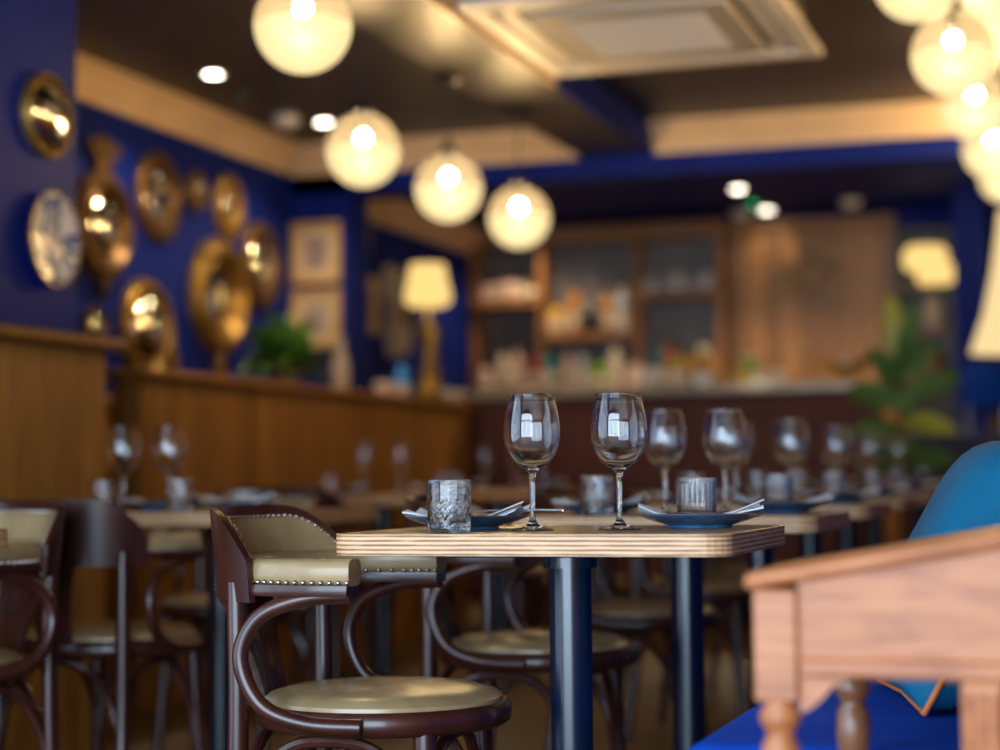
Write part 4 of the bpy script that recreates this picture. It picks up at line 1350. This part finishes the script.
for i in range(16):
    for j in range(8):
        fs.append((q(0, i, j), q(0, i + 1, j), q(0, i + 1, j + 1), q(0, i, j + 1)))
        fs.append((q(1, i, j), q(1, i, j + 1), q(1, i + 1, j + 1), q(1, i + 1, j)))
    for j in (0, 8):
        fs.append((q(0, i, j), q(1, i, j), q(1, i + 1, j), q(0, i + 1, j)))
put('bowl', mesh('bowl', vs, fs, 'brass'), gb)
put('foot', lathe('foot', [(0.0, 0.0), (0.05, 0.0), (0.05, 0.008), (0.018, 0.016), (0.022, 0.03), (0.0, 0.03)], 'brass', 24), gb)
o = put('white_ball', fm['lemon_skin'].copy(), None, (-1.325, 9.95, CT + 0.04))
o.data.materials.clear(); o.data.materials.append(M['linen'])
o.name = 'white_orb'
tag(o, 'white ball resting in the boat-shaped brass bowl', 'ball')

# ================================================================== FAR RIGHT
col = struct('wall_column', box('wall_column', (-0.86, -0.69, 11.2, 11.37, 0.09, 2.5), 'blue'), 'slim blue column at the right by the window')
# far window to the right of the column
fw = struct('window_2', boxes('window_2', [(-0.55, -0.5, 11.93, 12.0, 0.95, 2.3), (0.35, 0.4, 11.93, 12.0, 0.95, 2.3), (-0.55, 0.4, 11.93, 12.0, 0.95, 1.0), (-0.55, 0.4, 11.93, 12.0, 2.25, 2.3), (-0.55, 0.4, 11.94, 11.98, 1.62, 1.66)], 'cornice'), 'far window frame at the right edge')
M['day_pane'] = emit('daylit_window_pane', (0.62, 0.76, 1.0), 0.9)
for (z0, z1) in ((1.0, 1.62), (1.66, 2.25)):
    put('pane', box('pane', (-0.5, 0.35, 11.985, 11.995, z0, z1), 'day_pane'), fw)
wr = wainscot_far = struct('wall_wainscot_far', box('wall_wainscot_far', (-1.24, 0.5, 11.93, 11.98, 0.1, 1.2), 'panel_pale'), 'pale boarded wainscot below the far window')
bme2 = box('board', (-0.055, 0.055, -0.02, 0, 0.1, 1.2), 'panel_pale', 0.006)
for k in range(14):
    put('board', bme2, wr, (-1.18 + 0.118 * k, 11.93, 0))

# big pale floor lamp cut by the right edge
fl_ = thing('floor_lamp', 'tall floor lamp with a big flared cream shade cut by the right edge', 'lamp', (-0.43, 9.52, fz(9.52) + 0.0))
for pn, pr, mt in [('base', [(0.0, 0.0), (0.14, 0.0), (0.14, 0.02), (0.02, 0.035), (0.0, 0.035)], 'black'), ('pole', [(0.0, 0.03), (0.012, 0.03), (0.012, 1.55), (0.0, 1.55)], 'black'),
                   ('shade', [(0.08, 2.08), (0.095, 1.96), (0.122, 1.78), (0.165, 1.58), (0.232, 1.39), (0.227, 1.39), (0.16, 1.58), (0.117, 1.78), (0.09, 1.96), (0.075, 2.08)], 'shade_pale')]:
    put(pn, lathe(pn, pr, mt, 36), fl_)
# pair of small lit shades on the dark shelf unit
dsk = thing('dark_dresser', 'dark dresser shelf beside the boarded wall under the twin shades', 'cabinet', (0, 0, 0))
put('carcass', boxes('carcass', [(-1.24, -1.20, 11.7, 11.93, 0.1, 2.3), (-0.92, -0.88, 11.7, 11.93, 0.1, 2.3), (-1.20, -0.92, 11.9, 11.93, 0.1, 2.3), (-1.24, -0.88, 11.7, 11.93, 2.3, 2.34)], 'black'), dsk)
for z in (1.42, 1.72, 2.0):
    put('shelf', box('shelf', (-1.20, -0.92, 11.7, 11.9, z - 0.03, z), 'shelf', 0.004), dsk)
for k, (x, y, z, s, w) in enumerate(((-1.05, 11.56, 2.13, 1.0, 'upper left'), (-0.985, 11.5, 2.03, 0.85, 'lower right'))):
    t = thing('wall_lamp', f'small glowing pleated shade, {w} of the twin lamps by the column', 'lamp', (x, y, z), 0, 'twin wall lamps')
    put('shade', lathe('shade', [(r * s, q * s) for r, q in [(0.105, 0.075), (0.128, 0.04), (0.13, -0.03), (0.11, -0.065), (0.105, -0.063), (0.124, -0.03), (0.122, 0.04), (0.1, 0.075)]], 'shade', 32, wob=lambda a, z, r: 0.003 * math.cos(a * 20)), t)
    put('arm', tube('arm', [(0, 0, -0.02), (0, 0.08, -0.05), (0, 0.14, -0.01)], 0.008, 'brass', 8, 5), t)
    put('bulb_cup', lathe('bulb_cup', [(0.0, -0.03), (0.03, -0.03), (0.03, 0.0), (0.0, 0.0)], 'brass', 16), t)
lathe_thing('pale_jug', 'pale jug on the dresser shelf below the twin lamps', 'jug', (-1.03, 11.78, 1.721), [('body', [(0.0, 0.0), (0.05, 0.0), (0.075, 0.06), (0.07, 0.12), (0.04, 0.17), (0.05, 0.21), (0.045, 0.21), (0.0, 0.15)], 'pewter')])
lathe_thing('brown_pot', 'brown pot on the lower dresser shelf behind the leafy plant', 'pot', (-1.05, 11.78, 1.421), [('body', [(0.0, 0.0), (0.06, 0.0), (0.085, 0.07), (0.08, 0.14), (0.06, 0.17), (0.055, 0.17), (0.0, 0.12)], 'desk_dark')])
# blue stool back beneath the floor lamp
bc = thing('blue_bar_stool', 'blue upholstered bar stool back under the flared floor lamp', 'stool', (-0.66, 10.72, fz(10.72)))
put('backrest', box('backrest', (-0.11, 0.11, -0.03, 0.03, 1.16, 1.39), 'velvet', 0.02, 3, True), bc)
put('seat', box('seat', (-0.2, 0.2, 0.0, 0.38, 0.74, 0.81), 'velvet', 0.02, 3, True), bc)
for sx in (-1, 1):
    put('leg', box('leg', (sx * 0.1 - 0.015, sx * 0.1 + 0.015, -0.015, 0.015, 0.0, 1.17), 'mahogany', 0.004), bc)
    put('leg', box('leg', (sx * 0.17 - 0.015, sx * 0.17 + 0.015, 0.33, 0.36, 0.0, 0.75), 'mahogany', 0.004), bc)

# rubber plant
rp = thing('rubber_plant', 'large-leaved green plant standing in front of the bar end', 'plant', (-0.93, 8.95, fz(8.95)))
put('pot', lathe('pot', [(0.0, 0.0), (0.11, 0.0), (0.15, 0.26), (0.155, 0.28), (0.14, 0.28), (0.135, 0.25), (0.0, 0.24)], 'soil_pot', 28), rp)
put('stem', tube('stem', [(0, 0, 0.22), (0.02, 0.0, 0.7), (-0.02, 0.01, 1.1), (0.02, 0, 1.45)], lambda u: 0.013 - 0.006 * u, 'desk_dark', 8), rp)
LV = [(-0.02, 1.32, -0.05, 1.66, 0.11, 'leaf_yellow'), (0.0, 1.30, 0.08, 1.60, 0.10, 'leaf'), (0.02, 1.18, 0.27, 1.26, 0.12, 'leaf'), (0.0, 1.05, 0.26, 1.00, 0.11, 'leaf_yellow'),
      (-0.02, 1.12, -0.26, 1.22, 0.13, 'leaf'), (-0.02, 1.02, -0.25, 0.98, 0.12, 'leaf'), (0.0, 0.96, -0.16, 0.80, 0.12, 'leaf'), (0.01, 0.95, 0.14, 0.76, 0.12, 'leaf'), (0.0, 0.9, 0.24, 0.86, 0.11, 'leaf'),
      (-0.01, 1.2, -0.14, 1.40, 0.11, 'leaf'), (0.0, 1.25, 0.16, 1.42, 0.11, 'leaf'), (0.0, 0.85, -0.22, 0.86, 0.12, 'leaf'), (0.0, 1.1, 0.02, 1.22, 0.14, 'leaf'), (0.0, 0.98, 0.03, 0.86, 0.13, 'leaf')]
for k, (x0, z0, x1, z1, w, mt) in enumerate(LV):
    d = (-1) ** k * 0.06 - 0.04
    lv = mesh('leaf', *leaf_geo((x0, 0, z0), (x1, d, z1), w, (0.1, -1, 0.35), 7), mt)
    put('leaf', lv, rp)
